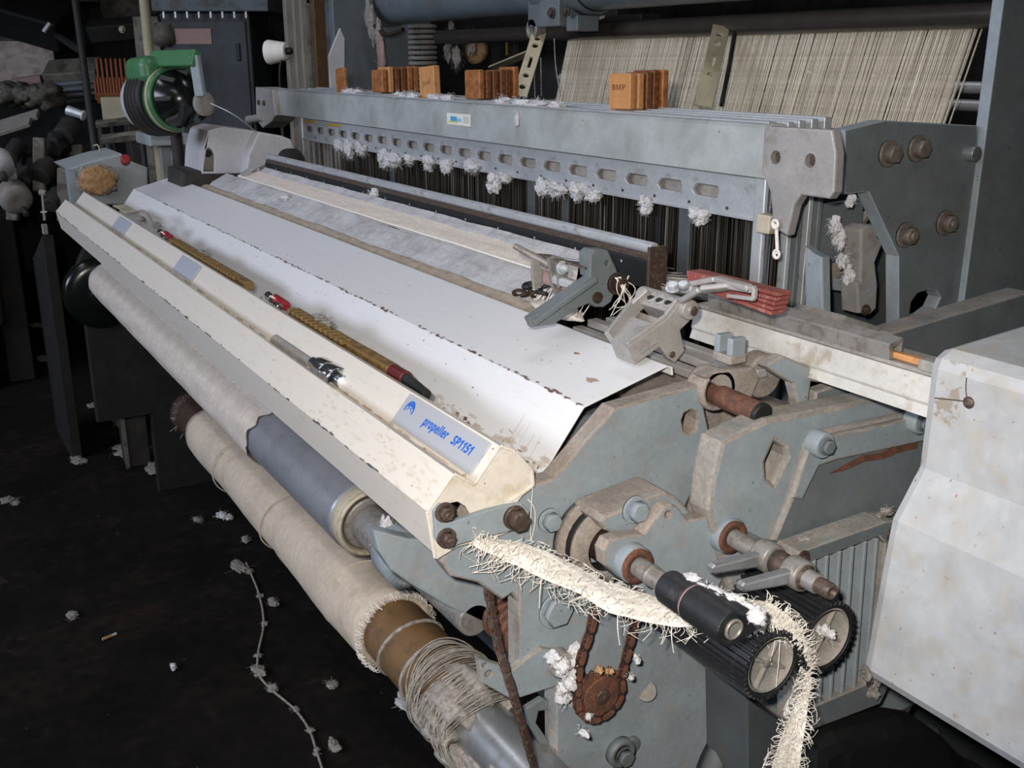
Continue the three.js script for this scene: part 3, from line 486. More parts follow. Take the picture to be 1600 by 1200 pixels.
{
  const t = thing('lever_plate', 'grey-green lever plate with a pierced lug carrying two rods', 'bracket');
  part('plate', extX([[-0.1578,0.9708],[-0.1654,0.9817],[-0.1788,0.9824],[-0.2146,0.9776],[-0.245,1.0053],[-0.2544,1.0064],[-0.2643,1.0001],[-0.2801,0.9799],[-0.3342,0.9765],[-0.3461,0.9686],[-0.363,0.9526],[-0.37,0.9336],[-0.3333,0.8701],[-0.2632,0.8549],[-0.1882,0.9271],[-0.1611,0.9507]], LP - 0.02, LP, { bevel: 0.003, holes: [circ(...[[-0.2494,0.9945]][0], 0.0035)] }), [M.bluegrey, M.dusty], t);
  const A = [0.13,0.216,0.9492,-0.1947], B = [0.13,0.208,0.9499,-0.3384];
  for (const [, , y, z, r] of [[...A, 0.02], [...B, 0.02]]) { part('boss', lathe([LP - 0.02, y, z], [LP + 0.02, y, z], [[0, 0], [0.024, 0], [0.023, 0.034], [0.02, 0.034], [0, 0.034]]), M.bluegrey, t); part('collar', pipe([LP + 0.008, y, z], [LP + 0.018, y, z], 0.021, 0.012), M.rust, t, 'rusty collar'); }
  // rod with black sleeve
  const k = [0.13,0.305,0.9492,-0.1947], h = thing('handle_rod', 'grey rod ending in a black cut-out plastic sleeve', 'handle');
  const y = k[2], z = k[3], xe = k[1];
  part('rod', [rod([LP - 0.06, y, z], [xe - 0.08, y, z], 0.0118), pipe([xe - 0.135, y, z], [xe - 0.13, y, z], 0.0128, 0.01)], M.steeldull, h);
  part('sleeve', [lathe([xe - 0.105, y, z], [xe, y, z], [[0.0118, 0], [0.0185, 0.001], [0.0195, 0.003], [0.0195, 0.039], [0.0185, 0.041], [0.0185, 0.043], [0.0205, 0.044], [0.0205, 0.104], [0.0195, 0.105], [0.010, 0.105], [0.010, 0.098], [0.0118, 0]], 36)], M.rubber, h);
  part('sleeve_lug', extX([[z - 0.034, y - 0.013], [z - 0.018, y - 0.019], [z - 0.01, y - 0.018], [z - 0.01, y + 0.018], [z - 0.02, y + 0.017], [z - 0.036, y + 0.006]], xe - 0.058, xe - 0.001, { bevel: 0.002 }), M.rubber, h);
  part('worn_ring', pipe([xe - 0.064, y, z], [xe - 0.0605, y, z], 0.0202, 0.0118), M.pink, h, 'worn pinkish ring between sleeves');
  part('screw', [pipe([xe - 0.002, y, z], [xe + 0.003, y, z], 0.0115, 0.008), rod([xe - 0.003, y, z], [xe + 0.0015, y, z], 0.0085)], M.steeldull, h);
  one('lint_tuft', [...[0, 1, 2, 3, 4, 5].map((i) => lintGeo([xe - 0.075 + i * 0.015, y + 0.014 - i * 0.001, z - 0.012 - i * 0.003], 0.014, 0.008, 0.012, 3, 8))], M.lint, 'grey-white fluff caught along the top of the black sleeve', 'lint');
  // rod with two clamp levers
  const g = [0.13,0.304,0.9499,-0.3384], Y = g[2], Z = g[3], X = g[1];
  const r = thing('clamp_rod', 'short steel rod with stepped nut carrying two clamp levers', 'rod');
  part('rod', [rod([LP - 0.05, Y, Z], [X - 0.02, Y, Z], 0.0115)], M.steeldull, r);
  part('nut', [lathe([X - 0.085, Y, Z], [X, Y, Z], [[0.0, 0], [0.0145, 0.0], [0.0145, 0.012], [0.0125, 0.015], [0.0125, 0.03], [0.0155, 0.032], [0.0155, 0.045], [0.011, 0.049], [0.011, 0.058], [0.0095, 0.06], [0.0095, 0.082], [0.0085, 0.085], [0.005, 0.085], [0.005, 0.08], [0, 0.08]], 24)], M.boltbrown, r, 'brown worn nut');
  const lev = [[X - 0.10, [0.2,0.9788,-0.2446], 'polished clamp lever nearer the lever plate, tip pointing left'], [X - 0.052, [0.24,0.9607,-0.2616], 'polished clamp lever at the outer end of the clamp rod']];
  lev.forEach(([x, tip, label], i) => {
    const q = thing('clamp_lever', label, 'lever', 'clamp levers');
    const tz = Z + 0.088, ty = Y - 0.004 + 0.0;
    part('arm', extX([[Z + 0.004, Y + 0.009], [Z + 0.04, Y + 0.0105], [tz - 0.004, Y + 0.013], [tz, Y + 0.010], [tz, Y + 0.004], [tz - 0.004, Y + 0.001], [Z + 0.004, Y - 0.010]], x - 0.006, x + 0.006, { bevel: 0.003 }), M.steel, q);
    part('hub', lathe([x - 0.013, Y, Z], [x + 0.013, Y, Z], [[0.0118, 0], [0.017, 0.001], [0.0185, 0.004], [0.0185, 0.022], [0.017, 0.025], [0.0118, 0.026]], 32), M.steeldull, q);
  });
}
// ---------- fluted rubber rollers ----------
{
  const mk = (name, label, k, R, x0) => {
    const [, xe, y, z] = k, t = thing(name, label, 'roller', 'fluted rubber waste rollers');
    const N = 36, poly = []; for (let i = 0; i < N; i++) { const a = i / N * 2 * PI, d = 2 * PI / N; for (const [f, r] of [[0, R], [0.42, R], [0.55, R - 0.0035], [0.85, R - 0.0035]]) poly.push([z + Math.cos(a + f * d) * r, y + Math.sin(a + f * d) * r]); }
    part('rubber_sleeve', extX(poly, x0, xe, { bevel: 0.0012, holes: [circ(z, y, R - 0.0075, 0, 40)] }), M.rubber, t);
    const e = part('end_disc', lathe([xe - 0.02, y, z], [xe, y, z], [[0, 0], [R - 0.0075, 0], [R - 0.0078, 0.017], [R - 0.011, 0.019], [R - 0.012, 0.009], [0.008, 0.007], [0.007, 0.012], [0, 0.012]], 40), M.dustgrey, t, 'dusty grey plastic end disc');
    for (let i = 0; i < 4; i++) { const a = i * PI / 2 + 0.5; part('rib', bar([xe - 0.009, y + Math.sin(a) * 0.006, z + Math.cos(a) * 0.006], [xe - 0.009, y + Math.sin(a) * (R - 0.012), z + Math.cos(a) * (R - 0.012)], 0.006, 0.004), M.dustgrey, e); }
    return [xe, y, z];
  };
  mk('fluted_roller', 'black fluted rubber roller directly below the black sleeve', [0.26,0.26,0.8458,-0.3032], 0.0435, 0.09);
  const e2 = mk('fluted_roller', 'black fluted rubber roller with cotton wad on its end disc', [0.26,0.26,0.8541,-0.3907], 0.046, 0.09);
  one('lint_tuft', [lintGeo([e2[0], e2[1] + 0.006, e2[2] + 0.004], 0.012, 0.008, 0.007, 3, 6), lintGeo([e2[0] + 0.001, e2[1] + 0.014, e2[2] + 0.006], 0.007, 0.008, 0.006, 2, 4)], M.lint, 'white cotton wad stuck on the end of a fluted roller', 'lint');
  const s = [0.26,0.26,0.9044,-0.3148];
  one('axle_stub', rod([0.09, s[2] + 0.03, s[3] - 0.05], [0.2, s[2] + 0.03, s[3] - 0.05], 0.014), M.steeldull, 'dull steel axle stub behind the fluted rollers', 'axle');
}
// ---------- torn selvedge strip pulled over the rollers ----------
{
  const t = thing('selvedge_strip', 'frayed cream selvedge strip running to the fluted rollers and hanging down', 'selvedge');
  const c = [[0.066,0.9884,-0.0273], [0.075,0.9688,-0.0701], [0.1,0.9391,-0.1236], [0.14,0.9128,-0.1678], [0.175,0.8946,-0.2244], [0.205,0.8969,-0.2556], [0.235,0.9158,-0.2863], [0.25,0.9027,-0.312], [0.26,0.8768,-0.3386], [0.258,0.8261,-0.3629], [0.26,0.7845,-0.3615], [0.272,0.7498,-0.3326], [0.275,0.7117,-0.3225], [0.278,0.6705,-0.3188]];
  const wpx = [8, 21, 28, 30, 28, 18, 14, 12, 8, 5, 7, 19, 25, 26];
  const cur = new THREE.CatmullRomCurve3(c.map(V)), N = 90;
  const cam = camera.position, side = [], mid = [];
  for (let i = 0; i <= N; i++) {
    const s = i / N, p = cur.getPoint(s), tg = cur.getTangent(s);
    const across = s < 0.5 ? new THREE.Vector3(0.12, 0.95, 0.35) : new THREE.Vector3(0.25, 0.5 * (1 - s), -0.95);
    const k = s * (wpx.length - 1), a = Math.floor(Math.min(k, wpx.length - 2)), w = (wpx[a] + (wpx[a + 1] - wpx[a]) * (k - a)) * 0.00074;
    across.addScaledVector(tg, -across.dot(tg)).normalize(); mid.push(p); side.push(across.multiplyScalar(w));
  }
  const pos = [], ix = [], K = 8;
  for (let i = 0; i <= N; i++) for (let j = 0; j <= K; j++) { const f = j / K * 2 - 1, q = mid[i].clone().addScaledVector(side[i], f * (1 + 0.12 * noise.noise(i * 0.5, f * 2, 1))); const h = 0.003 * noise.noise(i * 0.35, f * 1.7, 5) + 0.004 * (1 - f * f); const nrm = side[i].clone().normalize().cross(cur.getTangent(i / N)); pos.push(q.x + nrm.x * h, q.y + nrm.y * h, q.z + nrm.z * h); }
  for (let i = 0; i < N; i++) for (let j = 0; j < K; j++) { const a = i * (K + 1) + j, b = a + 1, d = a + K + 1; ix.push(a, b, d, b, d + 1, d); }
  const g = new THREE.BufferGeometry(); g.setAttribute('position', new THREE.BufferAttribute(new Float32Array(pos), 3)); g.setIndex(ix); g.computeVertexNormals();
  const g2 = g.clone(), nn = g2.attributes.normal, pp = g2.attributes.position; for (let i = 0; i < pp.count; i++) pp.setXYZ(i, pp.getX(i) - nn.getX(i) * 0.002, pp.getY(i) - nn.getY(i) * 0.002, pp.getZ(i) - nn.getZ(i) * 0.002);
  const m2 = M.thread.clone(); m2.side = THREE.DoubleSide;
  part('woven_edge', [g, g2], m2, t);
  const surf = [], loops = [];
  for (let k = 0; k < 1500; k++) {   // short surface fibres along the strip
    const i = Math.floor(rnd() * N), p = mid[i].clone().addScaledVector(side[i], rr(-1, 1)), tg = cur.getTangent(i / N), s2 = side[i].clone().normalize();
    const d = tg.clone().multiplyScalar(rr(-1, 1) * 0.008).addScaledVector(s2, rr(-1, 1) * 0.012); const n = new THREE.Vector3(0.5, 0.3, 0.6).multiplyScalar(rr(0.001, 0.005));
    surf.push(tube([p.toArray(), p.clone().addScaledVector(d, 0.5).add(n).toArray(), p.clone().add(d).addScaledVector(n, 0.6).toArray()], rr(0.0004, 0.0008), 4, 3));
  }
  part('surface_fibres', surf, M.thread, t, 'matted loose fibres', 'stuff');
  for (let k = 0; k < 420; k++) {   // fringe on both edges
    const i = Math.floor(rnd() * N), s = i / N, low = rnd() < (s < 0.55 ? 0.75 : 0.5), sd = side[i].clone().multiplyScalar(low ? -1 : 1), p = mid[i].clone().add(sd), dir = sd.clone().normalize(), tg = cur.getTangent(s);
    const l = rr(0.006, low && s < 0.55 ? 0.026 : 0.015), curl = rr(-1, 1);
    const q1 = p.clone().addScaledVector(dir, l * rr(0.4, 0.8)).addScaledVector(tg, rr(-1, 1) * l * 0.8), q2 = p.clone().addScaledVector(dir, l).addScaledVector(tg, curl * l * 0.9); q2.y -= l * 0.25;
    loops.push(tube([p.clone().addScaledVector(sd, -0.3).toArray(), q1.toArray(), q2.toArray()], 0.0005, 5, 3));
  }
  for (let k = 0; k < 26; k++) { const i = 36 + Math.floor(rnd() * 16), p = mid[i].clone().sub(side[i]), r = rr(0.004, 0.010), q = []; for (let j = 0; j <= 8; j++) { const a = j / 8 * rr(4, 6); q.push([p.x + r * Math.sin(a), p.y - r + r * Math.cos(a), p.z + 0.002 * j * 0.4]); } loops.push(tube(q, 0.0005, 16, 3)); }
  for (const [px, dx, l] of [[44, 0, 0.05], [47, -0.015, 0.065], [50, -0.01, 0.07], [51, 0.004, 0.075], [12, 0, 0.04], [22, 0.01, 0.035], [28, 0.01, 0.03]]) { const p = mid[px].clone().sub(side[px]); loops.push(tube([p.toArray(), [p.x + dx * 0.3 + 0.006, p.y - l * 0.4, p.z + 0.006], [p.x + dx, p.y - l, p.z + 0.003]], 0.0007, 12, 4)); }
  part('fringe', loops, M.thread, t, 'loose curling threads along both edges', 'stuff');
  one('thread_end', [tube([[0.05,0.8639,-0.1578], [0.06,0.8749,-0.1887], [0.06,0.8778,-0.2521]], 0.0018, 16, 6)], M.thread, 'single pale thread lying across the bolt beside the chain', 'thread');
  one('loose_thread', [tube([[0.03,1.0266,-0.0968], [0.05,1.0061,-0.1135], [0.05,0.9851,-0.1163], [0.05,0.9617,-0.1112]], 0.0006, 20, 4), tube([[0.05,1.0343,-0.1133], [0.055,1.0013,-0.1078], [0.05,0.9619,-0.1103]], 0.0006, 16, 4), tube([[0.03,1.0308,-0.0882], [0.03,1.0225,-0.0968], [0.03,1.0237,-0.1099], [0.04,1.0293,-0.1195]], 0.0006, 16, 4)], M.thread, 'fine white threads hanging beside the bolted strap end', 'thread');
}
// ---------- chains ----------
function chain(t, pts, pitch, m1, m2, closed) {
  const cur = new THREE.CatmullRomCurve3(pts.map(V), closed), L = cur.getLength(), n = Math.round(L / pitch), P = [];
  for (let i = 0; i <= n; i++) P.push(cur.getPointAt(Math.min(1, i / n)));
  const oval = (w) => { const a = []; for (let i = 0; i <= 8; i++) { const q = -PI / 2 + i / 8 * PI; a.push([Math.cos(q) * w + pitch / 2, Math.sin(q) * w]); } for (let i = 0; i <= 8; i++) { const q = PI / 2 + i / 8 * PI; a.push([Math.cos(q) * w - pitch / 2, Math.sin(q) * w]); } return a; };
  const w = pitch * 0.36, lk = (h) => merge([-1, 1].map((s) => { const g = extrude(oval(w), pitch * 0.12, { bevel: 0.0004 }); g.translate(0, 0, s * h - pitch * 0.06); return g; }));
  const outer = boxUV(lk(pitch * 0.42)), inner = boxUV(merge([lk(pitch * 0.28), ...[-1, 1].map((s) => { const g = new THREE.CylinderGeometry(pitch * 0.3, pitch * 0.3, pitch * 0.5, 12); g.rotateX(PI / 2); g.translate(s * pitch / 2, 0, 0); return g; })]));
  for (let i = 0; i < n; i++) {
    const a = P[i], b = P[i + 1], d = b.clone().sub(a).normalize(), X = new THREE.Vector3(1, 0, 0); X.addScaledVector(d, -X.dot(d)).normalize();
    const m = new THREE.Mesh(i % 2 ? outer : inner, i % 2 ? m1 : m2); m.name = 'link'; m.castShadow = m.receiveShadow = true;
    m.quaternion.setFromRotationMatrix(new THREE.Matrix4().makeBasis(d, X.clone().cross(d), X)); m.position.copy(a).add(b).multiplyScalar(0.5); t.add(m);
  }
}
{
  const c = [0.085,0.7458,-0.1913], R = 0.033;
  const s = thing('sprocket', 'small rusty chain sprocket on the lower side plate', 'sprocket');
  const N = 15, poly = []; for (let i = 0; i < N; i++) { const a = i / N * 2 * PI; for (const [f, r] of [[0, R + 0.004], [0.18, R + 0.003], [0.35, R - 0.003], [0.65, R - 0.003], [0.82, R + 0.003]]) poly.push([c[2] + Math.cos(a + f * 2 * PI / N) * r, c[1] + Math.sin(a + f * 2 * PI / N) * r]); }
  part('disc', extX(poly, 0.079, 0.084, { bevel: 0.0008 }), M.rust, s); part('face', rod([0.084, c[1], c[2]], [0.091, c[1], c[2]], R - 0.006), M.rust, s);
  part('hub', rod([0.05, c[1], c[2]], [0.094, c[1], c[2]], 0.0105), M.boltbrown, s);
  const t = thing('drive_chain', 'rusty roller chain looped under the small sprocket', 'chain');
  const A = [[0.085,0.8824,-0.1824], [0.085,0.8413,-0.1741], [0.085,0.8016,-0.1601], [0.085,0.7605,-0.1488]], B = [[0.085,0.7683,-0.2259], [0.085,0.809,-0.2362], [0.085,0.8591,-0.2489]];
  const arc = []; const a0 = Math.atan2(A[3][1] - c[1], A[3][2] - c[2]); for (let i = 0; i <= 7; i++) { const a = PI * 0.92 * 0 + (0.05 + i / 7 * (PI + 0.25)) ; arc.push([0.085, c[1] - Math.sin(a) * (R + 0.001), c[2] + Math.cos(a) * (R + 0.001)]); }
  const top = [[0.085,0.9076,-0.1844], [0.085,0.8897,-0.2505]];
  chain(t, [top[0], A[0], A[1], A[2], ...arc, B[0], B[1], B[2], top[1]], 0.0108, M.rust, M.darkrust);
  const k = thing('long_chain', 'dark oily roller chain hanging past the steel shaft', 'chain');
  chain(k, [[0,0.9199,-0.075], [0.02,0.8919,-0.0697], [0.045,0.8588,-0.0632], [0.07,0.8349,-0.0583], [0.09,0.7978,-0.0612], [0.1,0.7578,-0.0684], [0.1,0.6781,-0.0894]], 0.0108, M.darkrust, M.boltbrown);
  const k2 = thing('rear_chain', 'short stretch of dark chain behind the bracket by the lower plate', 'chain');
  chain(k2, [[-0.03,0.8352,-0.1228], [-0.03,0.8075,-0.1228], [-0.03,0.7676,-0.115]], 0.0108, M.darkrust, M.darkrust);
  chain(k2, [[0,0.6956,-0.1796], [0,0.6566,-0.1781], [0,0.6052,-0.1809]], 0.0108, M.darkrust, M.darkrust);
  const wm = thing('worm_gear', 'rusty ribbed worm gear between chain and lower plate', 'gear'), wc = [-0.02,0.8114,-0.1264];
  part('body', rod([-0.05, wc[1], wc[2]], [0.02, wc[1], wc[2]], 0.026), M.rust, wm); for (let i = 0; i < 5; i++) part('thread_ring', pipe([-0.045 + i * 0.014, wc[1], wc[2]], [-0.038 + i * 0.014, wc[1], wc[2]], 0.030, 0.024), M.rust, wm);
  [[898, 1050, 0.095], [955, 1050, 0.1], [982, 1048, 0.1], [994, 1027, 0.1], [920, 1122, 0.095]].forEach(([u, v], i) => 0);
  const wads = [[0.095,0.789,-0.2385], [0.1,0.7685,-0.2257], [0.1,0.7953,-0.1772], [0.1,0.7863,-0.1938], [0.1,0.7325,-0.1657], [0.095,0.7107,-0.1592]];
  wads.forEach((p, i) => one('lint_ball', lintGeo(p, 0.006 + (i === 5 ? 0.006 : 0), 0.0055, 0.005, 2, 4), i < 4 && i > 1 ? M.cardboard : M.lint, ['white lint ball stuck on the rising strand of the rusty chain', 'white lint roll at the upper right of the sprocket', 'tan lint crumb at the upper left of the sprocket', 'tan lint crumb at the top of the sprocket', 'white lint speck low on the sprocket face', 'white lint strip under the sprocket'][i], 'lint'));
  one('lint_tuft', [0, 1, 2, 3, 4, 5, 6].map((i) => { const L = [[0.075,0.8099,-0.1312], [0.08,0.7967,-0.1393], [0.08,0.7807,-0.147], [0.075,0.7657,-0.1431], [0.07,0.742,-0.1506], [0.07,0.7885,-0.1611], [0.07,0.8054,-0.1645]]; return lintGeo(L[i], 0.012, 0.011, 0.009, 3, 8); }), M.lint, 'large grey-white lint mass left of the rusty chain', 'lint');
}
{
  const t = thing('shaft_bracket', 'grey steel bracket with two holes holding the steel shaft', 'bracket');
  part('plate', extX([[-0.0357,0.8314],[-0.082,0.8008],[-0.1227,0.8178],[-0.1595,0.8008],[-0.1686,0.7733],[-0.1526,0.7575],[-0.082,0.7589],[-0.0397,0.7973]], 0.045, 0.057, { bevel: 0.0015, holes: [circ(...[[-0.0484,0.8066]][0], 0.0045), circ(...[[-0.0433,0.8204]][0], 0.003)] }), [M.bluegrey, M.dustgrey], t);
  const q = [0.05,0.791,-0.1477]; part('spacer', rod([0.0, q[1], q[2]], [0.068, q[1], q[2]], 0.017), M.dustgrey, t);
  part('hook', extX([[-0.1175,0.7178],[-0.1423,0.7242],[-0.1599,0.7124],[-0.16,0.7028],[-0.1367,0.7072],[-0.1329,0.6914],[-0.1569,0.6487],[-0.1451,0.6463],[-0.1233,0.6902]], 0.02, 0.03, { bevel: 0.002 }), M.greydark, t);
  one('lint_tuft', [lintGeo([-0.3,0.8331,-0.0806], 0.018, 0.03, 0.012, 4, 24), lintGeo([-0.3,0.8014,-0.0825], 0.01, 0.02, 0.008, 2, 18)], M.lint, 'wisp of white fluff on the journal beside the silver roller', 'lint');
}
// ---------- gear case, vent cover, housing ----------
{
  const t = thing('gear_case', 'dusty cast gear case with hexagonal window beside the white housing', 'gear case');
  const GX = 0.14;
  part('body', extX([[-0.3164,1.0757],[-0.3526,1.0833],[-0.3877,1.0899],[-0.6836,1.0823],[-0.7097,1.0471],[-0.7994,0.5684],[-0.6981,0.5669],[-0.5025,0.6017],[-0.4165,0.6855],[-0.3586,0.8363],[-0.3033,0.9892],[-0.3049,1.0217]], 0.1, GX, { bevel: 0.006, holes: [[[-0.39,1.0352],[-0.4023,1.0593],[-0.4194,1.0477],[-0.4251,1.0348],[-0.407,1.003],[-0.3944,1.0125]]] }), [M.bluegrey, M.dustgrey], t);
  part('window_floor', box(0.102, 0.108, 0.93, 1.06, -0.43, -0.34), M.dustgrey, t);
  part('raised_panel', extX([[-0.4484,1.0554],[-0.4606,1.0632],[-0.6817,1.0584],[-0.7311,0.8347],[-0.5132,0.8715],[-0.4025,0.9303],[-0.4309,0.9895]], GX - 0.002, 0.15, { bevel: 0.005 }), [M.greydark, M.dustgrey], t);
  part('rim', extX([[-0.4388,1.0425],[-0.452,1.0582],[-0.6559,1.0533],[-0.6716,1.0163],[-0.4966,1.0225],[-0.4633,1.0208],[-0.4396,0.9807],[-0.4226,0.9871]], 0.148, 0.158, { bevel: 0.003 }), [M.bluegrey, M.dustgrey], t);
  for (const p of [[0.166,1.0533,-0.4559], [0.166,1.0511,-0.6336]]) { part('boss', rod([0.15, p[1], p[2]], [0.172, p[1], p[2]], 0.0165), M.bluegrey, t); part('bolt', bolt([0.172, p[1], p[2]], [1, 0, 0], 0.0095, 0.008, { w: 1.2 }), M.greydark, t); }
  part('dust_ridge', extX([[-0.5274,1.0115],[-0.5503,1.0157],[-0.5818,1.0129],[-0.6107,1.0162],[-0.6565,1.0128],[-0.6553,1.0048],[-0.6186,1.0057],[-0.5883,1.0027],[-0.554,1.0061],[-0.5172,1.0013],[-0.4895,1.0027]], 0.1495, 0.1515, { bevel: 0.0008 }), M.rust, t, 'rust-brown streak under the rim');
  const v = thing('vent_cover', 'grey cast vent cover with upright ribs and corner screws', 'vent cover');
  const out = [[-0.3955,0.9289],[-0.4021,0.9357],[-0.5536,0.9395],[-0.5684,0.9369],[-0.5797,0.9197],[-0.5894,0.8527],[-0.5984,0.6797],[-0.5863,0.6585],[-0.4387,0.6659],[-0.427,0.678]];
  part('frame', extX(out, 0.158, 0.195, { bevel: 0.002, holes: [[[-0.4172,0.9164],[-0.5434,0.9214],[-0.5575,0.9071],[-0.5594,0.8329],[-0.5497,0.7012],[-0.4381,0.7009]]] }), [M.greydark, M.dustgrey], v);
  part('back', extX([[-0.4398,0.9066],[-0.5878,0.902],[-0.6088,0.6515],[-0.4649,0.6715]], 0.16, 0.162, { bevel: 0 }), M.greydeep, v);
  
  const RT = [[0.19,0.9155,-0.4323], [0.19,0.9159,-0.4543], [0.19,0.9164,-0.4767], [0.19,0.9168,-0.4995], [0.19,0.9182,-0.5225], [0.19,0.9165,-0.544]], RB = [[0.19,0.6922,-0.4489], [0.19,0.693,-0.4685], [0.19,0.6938,-0.4884], [0.19,0.6942,-0.5099], [0.19,0.6941,-0.533], [0.19,0.6939,-0.554]];
  RT.forEach((p, i) => part('rib', bar([0.181, p[1], p[2]], [0.181, RB[i][1], RB[i][2]], 0.024, 0.006, 0.002), M.bluegrey, v));
  for (const p of [[0.195,0.919,-0.5677], [0.195,0.7041,-0.5617], [0.195,0.9255,-0.4086]]) part('screw', bolt(p, [1, 0, 0], 0.0065, 0.006, { w: 1.6 }), M.boltbrown, v);
  one('lint_tuft', [[0.198,0.7269,-0.5426], [0.2,0.7148,-0.5618], [0.198,0.6914,-0.5602], [0.198,0.7232,-0.5778]].map((p) => lintGeo(p, 0.010, 0.012, 0.006, 3, 8)), M.lintgrey, 'grey fluff round the lower screw of the vent cover', 'lint');
  one('lint_tuft', [[0.175,0.9289,-0.4364], [0.175,0.9289,-0.4788], [0.175,0.9298,-0.519], [0.175,0.9332,-0.5576], [0.175,0.9395,-0.5772]].map((p) => lintGeo(p, 0.008, 0.007, 0.016, 3, 10)), M.lintgrey, 'ridge of grey fluff on top of the vent cover', 'lint');
    part('foot', extX([[-0.3944,0.6992],[-0.487,0.6158],[-0.701,0.5785],[-0.7357,0.6237],[-0.7696,0.5957],[-0.7319,0.5473],[-0.7304,0.5139],[-1.0586,0.286],[-1.1584,-0.1335],[-0.4362,0.2535]], 0.05, 0.135, { bevel: 0.004 }), M.greydeep, t);
  const b = thing('black_shell', 'matt black rounded shell below the gear case, bottom right corner', 'guard');  // plain matt black shell filling the area under the gear case
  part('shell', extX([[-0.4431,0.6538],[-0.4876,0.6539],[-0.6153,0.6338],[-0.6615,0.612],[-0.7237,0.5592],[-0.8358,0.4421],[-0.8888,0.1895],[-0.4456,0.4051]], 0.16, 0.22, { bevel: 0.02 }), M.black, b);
  const h = thing('white_housing', 'large stained white plastic housing at the right edge', 'housing');
  const prof = [...[[-0.4526,1.2042],[-0.4471,1.1781],[-0.453,1.1338],[-0.4388,1.0608],[-0.4401,0.9849],[-0.4408,0.863]]];
  const Z0 = -0.452, hp = [[Z0 - 0.27, 1.225], [Z0 - 0.02, 1.208], [Z0 - 0.004, 1.2], [Z0, 1.188], [Z0, 1.075], [Z0 + 0.035, 1.02], [Z0 + 0.04, 0.975], [Z0 + 0.052, 0.84], [Z0 + 0.045, 0.828], [Z0 + 0.03, 0.825], [Z0 - 0.3, 0.80], [Z0 - 0.3, 1.2]];
  part('shell', (() => { const g = extX(hp, 0.302, 0.95, { bevel: 0.014 }); return g; })(), M.plastic, h);
  const hd = [0.3571,1.1628,-0.452]; part('plug', lathe([hd[0], hd[1], Z0 - 0.002], [hd[0], hd[1], Z0 + 0.004], [[0, 0], [0.0065, 0], [0.0065, 0.003], [0.004, 0.005], [0, 0.0045]], 16), M.boltbrown, h, 'dark brown plug');
  for (const q of [[[0.3574,1.1636,-0.4515], [0.3394,1.1606,-0.4515], [0.3162,1.1562,-0.4515]], [[0.3558,1.1639,-0.4515], [0.3519,1.1746,-0.4515], [0.3506,1.1881,-0.4515]]]) part('crack', tube(q.map((a) => [a[0], a[1], Z0 + 0.0003]), 0.0007, 10, 4), M.boltbrown, h);
  one('motor_shelf', [box(0.3, 0.9, 0.5, 0.52, -0.95, -0.62), box(0.3, 0.9, 0.3, 0.5, -0.95, -0.9)], M.greydeep, 'dark grey shelf below the white housing', 'shelf');
  one('lint_pile', [0, 1, 2].map((i) => lintGeo([0.42 + i * 0.05, 0.535, -0.66], 0.05, 0.02, 0.03, 4, 20)), M.lintgrey, 'dusty lint pile on the shelf in the bottom right corner', 'lint');
}
